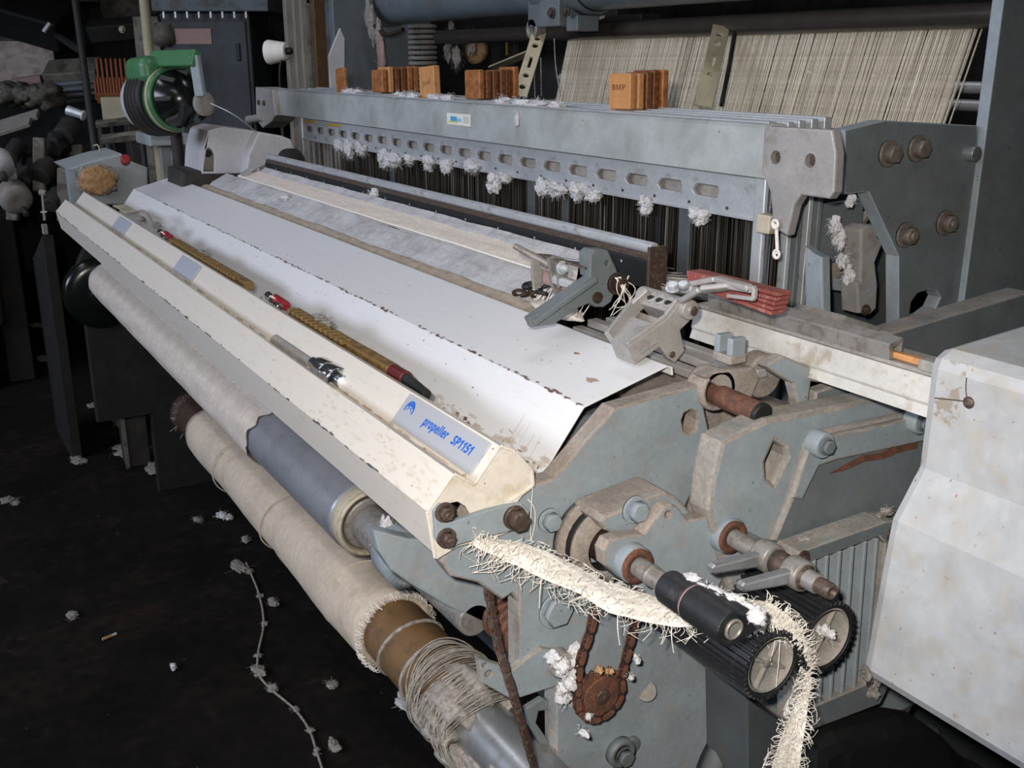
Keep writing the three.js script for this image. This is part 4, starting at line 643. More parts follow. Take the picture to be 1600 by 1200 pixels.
// ---------- woven cloth between lid and reed ----------
{
  const bands = [['breast_cloth', -0.352, 1.108, -0.372, 1.124, -0.386, 1.129, M.clothbrown, 'brown dusty strip of cloth bulging along the back of the lid', -2.36, -0.30],
    ['lint_cloth', -0.386, 1.1275, -0.41, 1.14, -0.4485, 1.1595, M.clothgrey, 'grey lint-covered band of cloth behind the lid', -2.34, -0.31],
    ['new_cloth', -0.4475, 1.161, -0.465, 1.17, -0.4885, 1.181, M.clothcream, 'clean cream band of newly woven cloth', -2.22, -0.36],
    ['fell_cloth', -0.4875, 1.179, -0.5, 1.186, -0.513, 1.192, M.clothgrey, 'narrow grey strip of cloth against the reed', -2.2, -0.34]];
  for (const [nm, z0, y0, z1, y1, z2, y2, m, label, xa, xb] of bands) {
    const pos = [], ix = [], nx = 150, nz = 10;
    for (let top = 0; top < 2; top++) for (let i = 0; i <= nx; i++) for (let j = 0; j <= nz; j++) {
      const s = j / nz, z = (1 - s) * (1 - s) * z0 + 2 * s * (1 - s) * z1 + s * s * z2, y = (1 - s) * (1 - s) * y0 + 2 * s * (1 - s) * y1 + s * s * y2;
      const x = xa + (xb - s * 0.05 - xa) * i / nx, k = nm === 'lint_cloth' ? 0.006 : nm === 'breast_cloth' ? 0.004 : 0.0022;
      pos.push(x, y + k * noise.noise(x * 7, s * 2, z0 * 9) + k * 0.5 * noise.noise(x * 23, s * 5, 1) - top * 0.004, z);
    }
    const Q = (nx + 1) * (nz + 1);
    for (let t = 0; t < 2; t++) for (let i = 0; i < nx; i++) for (let j = 0; j < nz; j++) { const a = t * Q + i * (nz + 1) + j, b = a + 1, c = a + nz + 1, d = c + 1; t ? ix.push(a, b, c, b, d, c) : ix.push(a, c, b, b, c, d); }
    const g = new THREE.BufferGeometry(); g.setAttribute('position', new THREE.BufferAttribute(new Float32Array(pos), 3)); g.setIndex(ix); g.computeVertexNormals();
    one(nm, g, m, label, 'cloth');
  }
  // raised selvedge line between the grey and the cream band
  const q = []; for (let i = 0; i <= 80; i++) { const x = -2.2 + i / 80 * 1.86; q.push([x, 1.163 + 0.002 * noise.noise(x * 6, 0, 0), -0.447 + 0.003 * noise.noise(x * 3, 4, 0)]); }
  one('yarn_line', tube(q, 0.0022, 160, 6), M.thread, 'raised cream cord along the edge of the new cloth', 'cord');
  for (const [u, v, s, l] of [[490, 332, 0.018, 'fluff lump on the grey cloth near the far end'], [645, 322, 0.012, 'white fluff lump beside the reed bar']]) { const c = u === 490 ? [-1.72, 1.15, -0.42] : [-1.32, 1.2, -0.512]; one('lint_tuft', [lintGeo(c, s * 1.6, s * 0.6, s, 3, 14), lintGeo([c[0] + s, c[1] + 0.004, c[2]], s, s * 0.6, s, 2, 8)], M.lint, l, 'lint'); }
  const pile = []; for (let i = 0; i < 60; i++) { const x = rr(-0.42, -0.26); pile.push(tube([[x, 1.15, -0.43], [x + rr(-0.01, 0.01), 1.155 + rr(0, 0.008), -0.41], [x + rr(0, 0.02), 1.135 + rr(0, 0.006), -0.385]], 0.0009, 6, 3)); }
  const fg = thing('weft_fringe', 'cream fringe of cut weft threads below the temple', 'fringe');
  part('pad', fuzzBlob([-0.325, 1.13, -0.388], 0.07, 0.01, 0.022, 5, 0.3), M.clothcream, fg); part('threads', pile, M.thread, fg, null, 'stuff');
}
// ---------- reed ----------
{
  const t = thing('reed', 'long reed with polished round cap rail and dark rusty baulk', 'reed');
  const x0 = -2.15, x1 = -0.268, z = -0.53, y = 1.222;
  part('cap_rail', rod([x0, y, z], [x1, y, z], 0.0095, 0.0095, 20), M.zinc, t);
  part('rust_line', box(x0, x1 + 0.002, y - 0.018, y - 0.008, z - 0.004, z + 0.012, 0.002), M.boltbrown, t);
  part('baulk', extX([[z + 0.01, y - 0.012], [z + 0.014, y - 0.02], [z + 0.012, y - 0.062], [z - 0.02, y - 0.062], [z - 0.02, y - 0.012]], x0, x1 + 0.002, { bevel: 0.002 }), M.black, t, 'black baulk face');
  part('end_plate', box(x1, x1 + 0.006, y - 0.07, y + 0.004, z - 0.022, z + 0.014, 0.001), M.boltbrown, t);
  for (let i = 0; i < 14; i++) part('rivet', bolt([x0 + 0.1 + i * 0.132, y - 0.028, z + 0.0125], [0, 0, 1], 0.0025, 0.0015, { w: 0 }), M.zinc, t);
}
// ---------- temple with its arm ----------
{
  const X = -0.2;
  const a = thing('temple_lever', 'dark grey cast temple arm with an upright lug above the cloth', 'arm');
  part('web', extX([[-0.3623,1.2387],[-0.3699,1.2444],[-0.382,1.2451],[-0.3921,1.2424],[-0.4053,1.2199],[-0.4115,1.2062],[-0.4078,1.1841],[-0.4004,1.166],[-0.3881,1.1598],[-0.3734,1.1616],[-0.3632,1.1684],[-0.3445,1.1641],[-0.3024,1.145],[-0.2663,1.145],[-0.26,1.1587],[-0.317,1.1775],[-0.3621,1.2076]], X - 0.014, X, { bevel: 0.002, holes: [circ(...[[-0.3916,1.224]][0], 0.0032)] }), M.greydark, a);
  part('flange', bar([-0.205,1.1533,-0.2652], [-0.205,1.2041,-0.369], 0.03, 0.008, 0.002), M.greydark, a);
  part('lug', extX([[-0.3612,1.2388],[-0.3699,1.2444],[-0.3921,1.2424],[-0.3901,1.2371],[-0.3757,1.2357],[-0.3754,1.2062],[-0.3644,1.2055]], X - 0.03, X - 0.012, { bevel: 0.002 }), M.greydark, a);
  const nb = [-0.2,1.1925,-0.4086]; part('nut', bolt(nb, [1, 0, 0], 0.0115, 0.018, { w: 1.4 }), M.darkrust, a, 'rusty round-headed nut');
  const hb = [-0.2,1.1755,-0.3752]; part('plug', rod(hb, [hb[0] + 0.003, hb[1], hb[2]], 0.0085), M.darkrust, a);
  const th = []; for (let i = 0; i < 9; i++) { const c = [nb[0] + 0.012, nb[1], nb[2]]; th.push(tube([[c[0], c[1] + 0.012, c[2] + rr(-0.015, 0.015)], [c[0] + 0.008, c[1] - 0.005, c[2] + rr(-0.02, 0.02)], [c[0] + 0.004, c[1] - rr(0.015, 0.03), c[2] + rr(-0.02, 0.02)], [c[0], c[1] - rr(0.02, 0.045), c[2] + rr(-0.02, 0.025)]], 0.0007, 12, 4)); }
  one('thread_tangle', th, M.thread, 'loops of white thread snagged on the temple arm nut', 'thread');
  const d = thing('temple', 'steel temple holder with rods, slotted plates and bolts over the cloth', 'temple');
  part('handle', rod([-0.33,1.2365,-0.3136], [-0.29,1.2105,-0.3506], 0.0045, 0.0075), M.steeldull, d);
  part('plate', extX([[-0.3366,1.2236],[-0.3487,1.2282],[-0.3623,1.2231],[-0.3681,1.2111],[-0.3629,1.1876],[-0.3587,1.1688],[-0.3496,1.1678],[-0.3426,1.1898]], -0.276, -0.27, { bevel: 0.001 }), M.steeldull, d);
  part('plate', extX([[-0.3215,1.2219],[-0.3326,1.2189],[-0.3395,1.201],[-0.3375,1.1771],[-0.3252,1.1765],[-0.3217,1.198]], -0.296, -0.29, { bevel: 0.001 }), M.dustgrey, d);
  part('plate', extX([[-0.3381,1.2201],[-0.3536,1.2215],[-0.3605,1.2104],[-0.3542,1.1864],[-0.3431,1.1838]], -0.256, -0.25, { bevel: 0.001 }), M.steeldull, d);
  const b1 = [-0.25,1.2136,-0.347], b2 = [-0.25,1.1926,-0.3496];
  part('bolt', bolt(b1, [1, 0, 0], 0.007, 0.012, { w: 1.5, stub: 0.005 }), M.zinc, d); part('bolt', rod([b2[0] - 0.02, b2[1], b2[2]], [b2[0] + 0.03, b2[1], b2[2]], 0.0075), M.zinc, d);
  part('roller', rod([-0.34,1.1849,-0.3654], [-0.24,1.1807,-0.3713], 0.0105), M.pink, d, 'pinkish worn temple cylinder');
  part('guard_strip', bar([-0.31,1.2224,-0.3542], [-0.21,1.216,-0.3721], 0.003, 0.03), M.boltbrown, d); part('wire', tube([[-0.31,1.2212,-0.3565], [-0.26,1.2214,-0.3669], [-0.22,1.2229,-0.3789]], 0.002, 12, 5), M.steel, d);
  const ch = thing('temple_chain', 'dirty brown links piled at the left of the temple', 'chain');
  const lk = (p, ax, r) => { const g = new THREE.TorusGeometry(r, r * 0.34, 8, 18); g.scale(1, 0.62, 1); g.rotateX(ax); g.rotateY(ax * 1.7); g.translate(...p); return g; };
  [[812, 458, 0.5, 0.012, 0], [826, 445, 1.4, 0.016, 1], [836, 452, 0.3, 0.013, 0], [846, 462, 2, 0.012, 1], [822, 462, 1, 0.011, 0], [856, 446, 1.2, 0.012, 1], [835, 462, 2.6, 0.010, 0]].forEach(([u, v, ax, r, k], i) => part('link', lk([[-0.4398,1.1353,-0.39], [-0.4118,1.1533,-0.39], [-0.3921,1.1506,-0.39], [-0.3729,1.1479,-0.39], [-0.4032,1.1412,-0.38], [-0.3543,1.1637,-0.39], [-0.3802,1.145,-0.385]][i], ax, r * 0.85), k ? M.black : M.darkrust, ch));
}
// ---------- picking lever, slide rails, red comb, sley rail ----------
{
  const t = thing('picking_lever', 'pale cast aluminium lever body with round holes and a long fork', 'lever');
  const X = -0.03;
  part('side', extX([[-0.3009,1.1533],[-0.3643,1.1831],[-0.3812,1.2014],[-0.3939,1.2034],[-0.4073,1.195],[-0.4124,1.184],[-0.4042,1.1764],[-0.3856,1.1641],[-0.395,1.135],[-0.3796,1.1205],[-0.3674,1.1284],[-0.3493,1.1517],[-0.3219,1.1393]], X - 0.008, X + 0.004, { bevel: 0.0015 }), M.alu, t);
  { const p = [-0.03,1.1328,-0.3736]; part('pin', rod([p[0] - 0.004, p[1], p[2]], [p[0] + 0.006, p[1], p[2]], 0.0045), M.boltbrown, t); }  // dark disc stands in for a hole, its shade put into the colour
  const A = [-0.03,1.1539,-0.3029], B = [-0.03,1.1838,-0.3653], C = [-0.03,1.2029,-0.3832], LA = [-0.03,-0.069,1.1539,-0.3029], LC = [-0.03,-0.091,1.2029,-0.3832], LB = [-0.03,-0.101,1.1838,-0.3653];
  const D = [LA[1], LA[2], LA[3]], E = [LC[1], LC[2], LC[3]], G = [LB[1], LB[2], LB[3]];
  const slab = (top, th) => { const n = V(top[1]).sub(V(top[0])).cross(V(top[2]).sub(V(top[0]))).normalize(); if (n.y < 0) n.negate(); const pos = [], ix = []; const k = top.length; for (const s of [0, th]) for (const p of top) pos.push(p[0] - n.x * s, p[1] - n.y * s, p[2] - n.z * s); for (let m = 1; m < k - 1; m++) { ix.push(0, m, m + 1, k, k + m + 1, k + m); } for (let m = 0; m < k; m++) { const q = (m + 1) % k; ix.push(m, k + m, q, q, k + m, k + q); } const g = new THREE.BufferGeometry(); g.setAttribute('position', new THREE.BufferAttribute(new Float32Array(pos), 3)); g.setIndex(ix); const h = g.toNonIndexed(), P = h.attributes.position, ctr = new THREE.Vector3(); for (let q = 0; q < P.count; q++) ctr.add(new THREE.Vector3().fromBufferAttribute(P, q)); ctr.multiplyScalar(1 / P.count); for (let q = 0; q < P.count; q += 3) { const a = new THREE.Vector3().fromBufferAttribute(P, q), b = new THREE.Vector3().fromBufferAttribute(P, q + 1), c = new THREE.Vector3().fromBufferAttribute(P, q + 2), f = b.clone().sub(a).cross(c.clone().sub(a)); if (f.dot(a.clone().sub(ctr)) < 0) { P.setXYZ(q + 1, c.x, c.y, c.z); P.setXYZ(q + 2, b.x, b.y, b.z); } } h.computeVertexNormals(); return h; };
  const lerp = (p, q, f) => V(p).lerp(V(q), f).toArray();
  part('top_web', slab([A, lerp(A, B, 0.72), lerp(D, G, 0.72), D], 0.03), M.alu, t);
  part('rear_web', slab([lerp(B, C, 0.25), C, E, lerp(G, E, 0.25)], 0.03), M.alu, t);
  part('pocket', slab([B, lerp(B, C, 0.4), lerp(G, E, 0.4), G].map((p) => [p[0], p[1] - 0.016, p[2]]), 0.01), M.dustgrey, t, 'dust-filled pocket');
  part('side_rim', [bar(lerp(A, D, 0.97), lerp(G, B, 0.04), 0.008, 0.022, 0.002), bar(lerp(G, B, 0.04), lerp(E, C, 0.05), 0.008, 0.022, 0.002), bar(A, B, 0.006, 0.01, 0.002), bar(B, C, 0.006, 0.012, 0.002)], M.alu, t);
  for (let i = 0; i < 3; i++) { const c = lerp(lerp(E, C, 0.2 + i * 0.29), lerp(G, B, 0.2 + i * 0.29), 0.22); part('bore', lathe(c, [c[0], c[1] + 0.8, c[2] + 0.55], [[0.0055, 0.001], [0.008, 0.002], [0.009, 0.001], [0.009, -0.001]], 20), M.alu, t); part('bore_dark', rod([c[0], c[1] - 0.001, c[2]], [c[0], c[1] + 0.0012, c[2] + 0.0006], 0.006), M.black, t); }  // black discs paint in the shade inside the bores
  const hub = [-0.02,1.1918,-0.3938]; part('pivot', [rod([hub[0] - 0.1, hub[1], hub[2]], [hub[0] + 0.004, hub[1], hub[2]], 0.0135), rod([hub[0], hub[1], hub[2]], [hub[0] + 0.009, hub[1], hub[2]], 0.0065)], M.alu, t); part('pin', rod([hub[0] + 0.003, hub[1], hub[2]], [hub[0] + 0.011, hub[1], hub[2]], 0.006), M.boltbrown, t);
  const f = [[-0.02,1.2051,-0.3812], [0.02,1.2281,-0.3764], [0.05,1.2355,-0.3961], [0.09,1.2378,-0.3984]], g2 = [[-0.06,1.2079,-0.3946], [-0.03,1.2229,-0.4012], [0.02,1.2384,-0.4017], [0.09,1.2409,-0.3919]];
  for (const p of [f, g2]) for (let i = 0; i < 3; i++) part('fork_bar', bar(p[i], p[i + 1], 0.008, 0.012, 0.003), M.alu, t);
  part('fork_loop', [bar([0.05,1.2355,-0.3961], [0.1,1.2428,-0.3905], 0.005, 0.006), bar([0.1,1.2428,-0.3905], [0.1,1.2298,-0.3897], 0.005, 0.006), bar([0.1,1.2298,-0.3897], [0.05,1.2235,-0.395], 0.005, 0.006)], M.alu, t);
  const scr = thing('adjusting_screw', 'zinc adjusting screw and nuts on top of the picking lever', 'screw');
  const q = [-0.05,1.2136,-0.3904]; part('bolt', [...bolt(q, [0.2, 0.9, 0.3], 0.008, 0.009, { w: 1.3 }), rod([q[0] - 0.02, q[1], q[2] - 0.01], [q[0] + 0.03, q[1] + 0.004, q[2] - 0.01], 0.007)], M.zinc, scr); part('nut', bolt([-0.03,1.219,-0.3907], [0.2, 0.9, 0.3], 0.0075, 0.008, { w: 0 }), M.zinc, scr);
  const rc = thing('red_strips', 'stack of dull red fibre strips behind the lever fork', 'strips');
  const RA = [-0.06,0.104,1.2316,-0.4323], RL = RA[1] - RA[0];
  for (let i = 0; i < 5; i++) part('strip', bar([RA[0] + 0.001 * i, RA[2] - i * 0.0035, RA[3]], [RA[1] - 0.002 * i, RA[2] - i * 0.0062, RA[3] - 0.003], 0.005, 0.026, 0.0015), M.red, rc);
  // sley rail
  const s = thing('sley_rail', 'long cream and grey sley rail running into the white housing', 'rail');
  const R0 = [-0.1317,1.1621,-0.5], y = R0[1], z = -0.5;
  part('cream_face', extX([[z, y - 0.002], [z + 0.006, y - 0.03], [z + 0.004, y - 0.034], [z + 0.008, y - 0.046], [z - 0.02, y - 0.046], [z - 0.02, y - 0.002]], R0[0], 0.36, { bevel: 0.0012 }), M.railpaint, s);
  part('channel', extX([[z + 0.001, y + 0.004], [z + 0.004, y + 0.022], [z + 0.002, y + 0.024], [z - 0.018, y + 0.029], [z - 0.021, y + 0.026], [z - 0.021, y + 0.006], [z - 0.017, y + 0.006], [z - 0.017, y + 0.023], [z - 0.004, y + 0.018], [z - 0.006, y + 0.004]], R0[0] + 0.03, 0.215, { bevel: 0.0008 }), M.steeldull, s);
  part('bed', box(R0[0], 0.36, y - 0.001, y + 0.004, z - 0.06, z, 0.001), M.dustgrey, s);
  part('wood_insert', box(0.2, 0.275, y + 0.005, y + 0.013, z - 0.016, z - 0.006, 0.002), M.woodlight, s, 'light wooden insert'); part('stop', box(0.255, 0.31, y + 0.003, y + 0.016, z - 0.012, z + 0.002, 0.002), M.dustgrey, s);
  // slide rails under the lever
  const sr = thing('slide_rails', 'three dusty steel slide rails ending in a cast bearing head', 'rails');
  const ends = [[[0.055,1.1207,-0.4576], -0.28], [[0.03,1.1221,-0.4235], -0.28], [[0.01,1.1142,-0.3962], -0.28]];
  for (const [p, xa] of ends) part('rail', box(xa, p[0], p[1] - 0.012, p[1], p[2] - 0.009, p[2] + 0.009, 0.002), M.alu, sr);
  const c = [0.06,1.1036,-0.3853];
  part('bearing_head', lathe([0.0, c[1], c[2]], [0.055, c[1], c[2]], [[0.018, 0.02], [0.027, 0.022], [0.028, 0.026], [0.028, 0.05], [0.026, 0.055], [0.021, 0.055], [0.02, 0.045], [0.018, 0.045], [0.018, 0.02]], 32), M.dusty, sr); part('cheek', extX([[-0.3544,1.1269],[-0.3799,1.1312],[-0.4413,1.1261],[-0.457,1.1126],[-0.4412,1.0806],[-0.4221,1.0735],[-0.3926,1.1041]], 0.035, 0.055, { bevel: 0.004 }), M.dusty, sr);
  part('shaft', rod([0.0, c[1] - 0.006, c[2] - 0.004], [0.125, c[1] - 0.012, c[2] - 0.006], 0.0145), M.rust, sr, 'short rust-brown shaft'); part('shaft_end', rod([0.12, c[1] - 0.012, c[2] - 0.006], [0.129, c[1] - 0.013, c[2] - 0.006], 0.0155), M.black, sr);
  const ub = thing('fork_bracket', 'small grey U-shaped bracket under the cream sley rail', 'bracket');
  const u0 = [0.03,1.1472,-0.4214]; part('base', box(u0[0] - 0.016, u0[0] + 0.018, u0[1] - 0.016, u0[1] - 0.004, u0[2] - 0.014, u0[2] + 0.014, 0.002), M.dustgrey, ub); for (const s2 of [-1, 1]) part('prong', box(u0[0] + s2 * 0.012 - 0.005, u0[0] + s2 * 0.012 + 0.005, u0[1] - 0.006, u0[1] + 0.018, u0[2] - 0.012, u0[2] + 0.012, 0.002), M.bluegrey, ub);
  const ck = thing('cam_bracket', 'dusty grey angular casting between the sley rail and gear case', 'bracket');
  part('arm', extX([[-0.4157,1.1426],[-0.4469,1.1512],[-0.49,1.1307],[-0.5353,1.1161],[-0.5254,1.1021],[-0.4993,1.1097],[-0.4969,1.0722],[-0.483,1.0746],[-0.4677,1.1113],[-0.4385,1.1284]], 0.082, 0.1, { bevel: 0.003 }), [M.bluegrey, M.dustgrey], ck); part('cam', rod([0.02, [0.06,1.1074,-0.4687][1], [0.06,1.1074,-0.4687][2]], [0.05, [0.06,1.1074,-0.4687][1], [0.06,1.1074,-0.4687][2]], 0.03), M.dusty, ck); part('arm_block', extX([[-0.5091,1.0944],[-0.5909,1.1006],[-0.7163,1.0718],[-0.7205,1.0477],[-0.5084,1.0527]], 0.08, 0.1, { bevel: 0.003 }), [M.greydark, M.dustgrey], ck);
  one('dusty_casting', extX([[-0.3343,1.0842],[-0.4195,1.0922],[-0.5023,1.056],[-0.6032,1.0246],[-0.6175,0.903],[-0.4437,0.9215],[-0.3594,1.0135]], -0.25, 0.0, { bevel: 0.01 }), M.dusty, 'brown dust-caked casting beneath the slide rails', 'casting');
  const ls = [[0.02,1.1897,-0.3687], [0.05,1.24,-0.4061]];
}
// ---------- top beam, end blocks ----------
{
  const t = thing('harness_beam', 'long pale grey top beam of the harness with strips on its top', 'beam');
  part('front', extX([[-0.72, 1.322], [-0.72, 1.398], [-0.728, 1.406], [-0.752, 1.406], [-0.755, 1.400], [-0.755, 1.322]], -2.62, -0.236, { bevel: 0.0015 }), M.beam, t);
  part('top_lip', box(-2.6, -0.238, 1.4055, 1.409, -0.738, -0.7215, 0.001), M.zinc, t);
  for (const [z0, z1, y] of [[-0.775, -0.762, 1.4075], [-0.80, -0.786, 1.409], [-0.828, -0.814, 1.411], [-0.86, -0.843, 1.413]]) part('top_strip', box(-2.56, -0.236, y - 0.03, y, z0, z1, 0.0015), M.zinc, t);
  part('back', box(-2.6, -0.236, 1.37, 1.395, -0.87, -0.755, 0.003), M.greydark, t);
  // paper label
  const c = document.createElement('canvas'); c.width = 256; c.height = 128; const g = c.getContext('2d'); g.fillStyle = '#e4e2da'; g.fillRect(0, 0, 256, 128); g.fillStyle = '#4f9fc8'; g.fillRect(40, 34, 70, 60); g.fillStyle = '#8cc0d8'; g.fillRect(110, 50, 50, 40); g.fillStyle = '#dccb6a'; g.fillRect(10, 88, 110, 18); g.fillStyle = '#c9c6bd'; g.fillRect(180, 20, 60, 80);
  const tx = new THREE.CanvasTexture(c); tx.colorSpace = THREE.SRGBColorSpace; const a = [-1.331,1.384,-0.719], b = [-1.2106,1.3654,-0.719];
  const lg = new THREE.BoxGeometry(b[0] - a[0], 0.027, 0.0008); const lm = new THREE.Mesh(lg, new THREE.MeshStandardMaterial({ map: tx, roughness: 0.6 })); lm.name = 'paper_label'; lm.userData.label = 'torn white paper label with a blue print'; lm.position.set((a[0] + b[0]) / 2, 1.366, -0.7194); t.add(lm);
  const eb = thing('beam_end_block', 'pale cast block with two countersunk bolts at the near beam end', 'block');
  const ZB = -0.7;
  const hc = [[-0.1953,1.3587,-0.7], [-0.1244,1.3594,-0.7]];
  part('block', extZ([[-0.2248,1.4039],[-0.088,1.4054],[-0.0768,1.373],[-0.0739,1.3187],[-0.0823,1.3077],[-0.1378,1.3074],[-0.1502,1.2897],[-0.1599,1.2436],[-0.1895,1.2515],[-0.2021,1.3055],[-0.2234,1.335]], -0.719, ZB, { bevel: 0.003, holes: hc.map((p) => circ(p[0], p[1], 0.0135)) }), M.alu, eb);
  for (const p of hc) { part('bolt', bolt([p[0], p[1], ZB - 0.019], [0, 0, 1], 0.0095, 0.012, { w: 1.2 }), M.boltbrown, eb); }
  const sk = thing('swing_link', 'small pale two-eyed link hanging from the beam end block', 'link');
  const l0 = [-0.1783,1.2593,-0.695], l1 = [-0.1707,1.2137,-0.695]; part('bar', bar(l0, l1, 0.006, 0.003), M.thread, sk); for (const p of [l0, l1]) part('eye', lathe(p, [p[0], p[1], p[2] + 1], [[0.004, 0], [0.008, 0], [0.008, 0.004], [0.004, 0.004], [0.004, 0]], 18), M.thread, sk);
  one('hinge_knuckle', box(l0[0] - 0.05, l0[0] - 0.02, l0[1] - 0.02, l0[1] + 0.01, -0.72, -0.7, 0.003), M.creamdark, 'worn square knuckle on the harness post', 'knuckle');
  const fe = thing('beam_end_block', 'pale cast block at the far end of the harness beam', 'block');
  part('block', extZ([[-2.7834,1.4106],[-2.5986,1.4059],[-2.5825,1.3216],[-2.6289,1.2981],[-2.735,1.2709],[-2.8038,1.2944]], -0.78, ZB, { bevel: 0.003 }), M.alu, fe); part('cup', rod([-2.8967,1.2924,-0.7], [-2.7263,1.309,-0.7], 0.014), M.alu, fe);
  for (const p of [[-2.7513,1.3587,-0.7], [-2.6933,1.3584,-0.7]]) part('bolt', bolt(p, [0, 0, 1], 0.008, 0.006, { w: 1.2 }), M.boltbrown, fe);
}
// ---------- wooden blocks standing on the heald frames ----------
{
  const marks = (fn) => { const c = document.createElement('canvas'); c.width = 128; c.height = 192; const g = c.getContext('2d'); g.fillStyle = '#c98f58'; g.fillRect(0, 0, 128, 192); let s = 5; const r = () => { s = (s * 1664525 + 1013904223) % 4294967296; return s / 4294967296; }; for (let i = 0; i < 60; i++) { g.globalAlpha = 0.12; g.fillStyle = r() < 0.5 ? '#8a5128' : '#dcae7c'; g.fillRect(r() * 128, 0, 1 + r() * 4, 192); } g.globalAlpha = 1; fn(g); const t = new THREE.CanvasTexture(c); t.colorSpace = THREE.SRGBColorSpace; return new THREE.MeshStandardMaterial({ map: t, roughness: 0.5 }); };
  const bmp = marks((g) => { g.fillStyle = '#7a4526'; g.font = 'bold 44px sans-serif'; g.fillText('BMP', 14, 88); g.font = '15px sans-serif'; g.fillText('~~~~~~~~', 22, 128); });
  const jool = marks((g) => { g.strokeStyle = '#3a2414'; g.lineWidth = 5; g.font = 'italic 46px serif'; g.fillStyle = '#3a2414'; g.save(); g.translate(26, 124); g.rotate(-0.25); g.fillText('Jool', 0, 0); g.restore(); });
  const block = (x, z, w, d, h, y, m, label, group, face, tilt = 0) => {
    const t = thing('wooden_block', label, 'block', group);
    part('body', (() => { const g = box(-w / 2, w / 2, 0, h, -d, 0, 0.004); g.rotateZ(tilt); g.translate(x, y, z); return g; })(), m, t);
    if (face) { const f = new THREE.Mesh(new THREE.BoxGeometry(w * 0.9, h * 0.94, 0.0008), face); f.name = 'marked_face'; f.position.set(x - Math.sin(tilt) * h / 2, y + h / 2, z + 0.0003); f.rotation.z = tilt; t.add(f); }
  };
  block(-2.125, -0.762, 0.07, 0.012, 0.074, 1.405, M.wood, 'lone wooden block standing nearest the far end of the beam', null, null, 0.06);
  const put = (x, w, n, pitch, h, z0, y, what, grp, face, ms) => { for (let i = 0; i < n; i++) block(x + rr(-0.006, 0.006) * (i > 0), z0 - i * pitch, w, pitch * 0.82, h + rr(-0.004, 0.004) + i * 0.0012, y, ms[i % ms.length], what[i], grp, i === 0 ? face : null, 0.02); };
  const ord = (p, n) => ['frontmost', 'second', 'third', 'fourth', 'fifth', 'sixth'].slice(0, n).map((o) => `${o} wooden block ${p}`);
  put(-1.90, 0.078, 6, 0.02, 0.066, -0.785, 1.412, ord('in the far cluster of the three on the beam', 6), 'wooden blocks in the far cluster', null, [M.wood, M.woodlight, M.woodshaded, M.woodshaded, M.wood]);
  block(-1.515, -0.757, 0.085, 0.02, 0.08, 1.407, M.woodlight, 'lone pale wooden block with a handwritten word', null, jool, 0.06);
  put(-1.31, 0.075, 6, 0.019, 0.066, -0.778, 1.411, ord('in the middle cluster of the three on the beam', 6), 'wooden blocks in the middle cluster', null, [M.wood, M.woodshaded, M.woodshaded, M.woodshaded, M.woodshaded, M.wood]);
  put(-0.70, 0.068, 5, 0.019, 0.068, -0.772, 1.409, ['wooden block lettered in capitals, front of the near cluster', ...ord('in the near cluster of the three on the beam', 5).slice(1)], 'wooden blocks in the near cluster', bmp, [M.woodlight, M.woodlight, M.woodshaded, M.woodshaded, M.wood]);
}
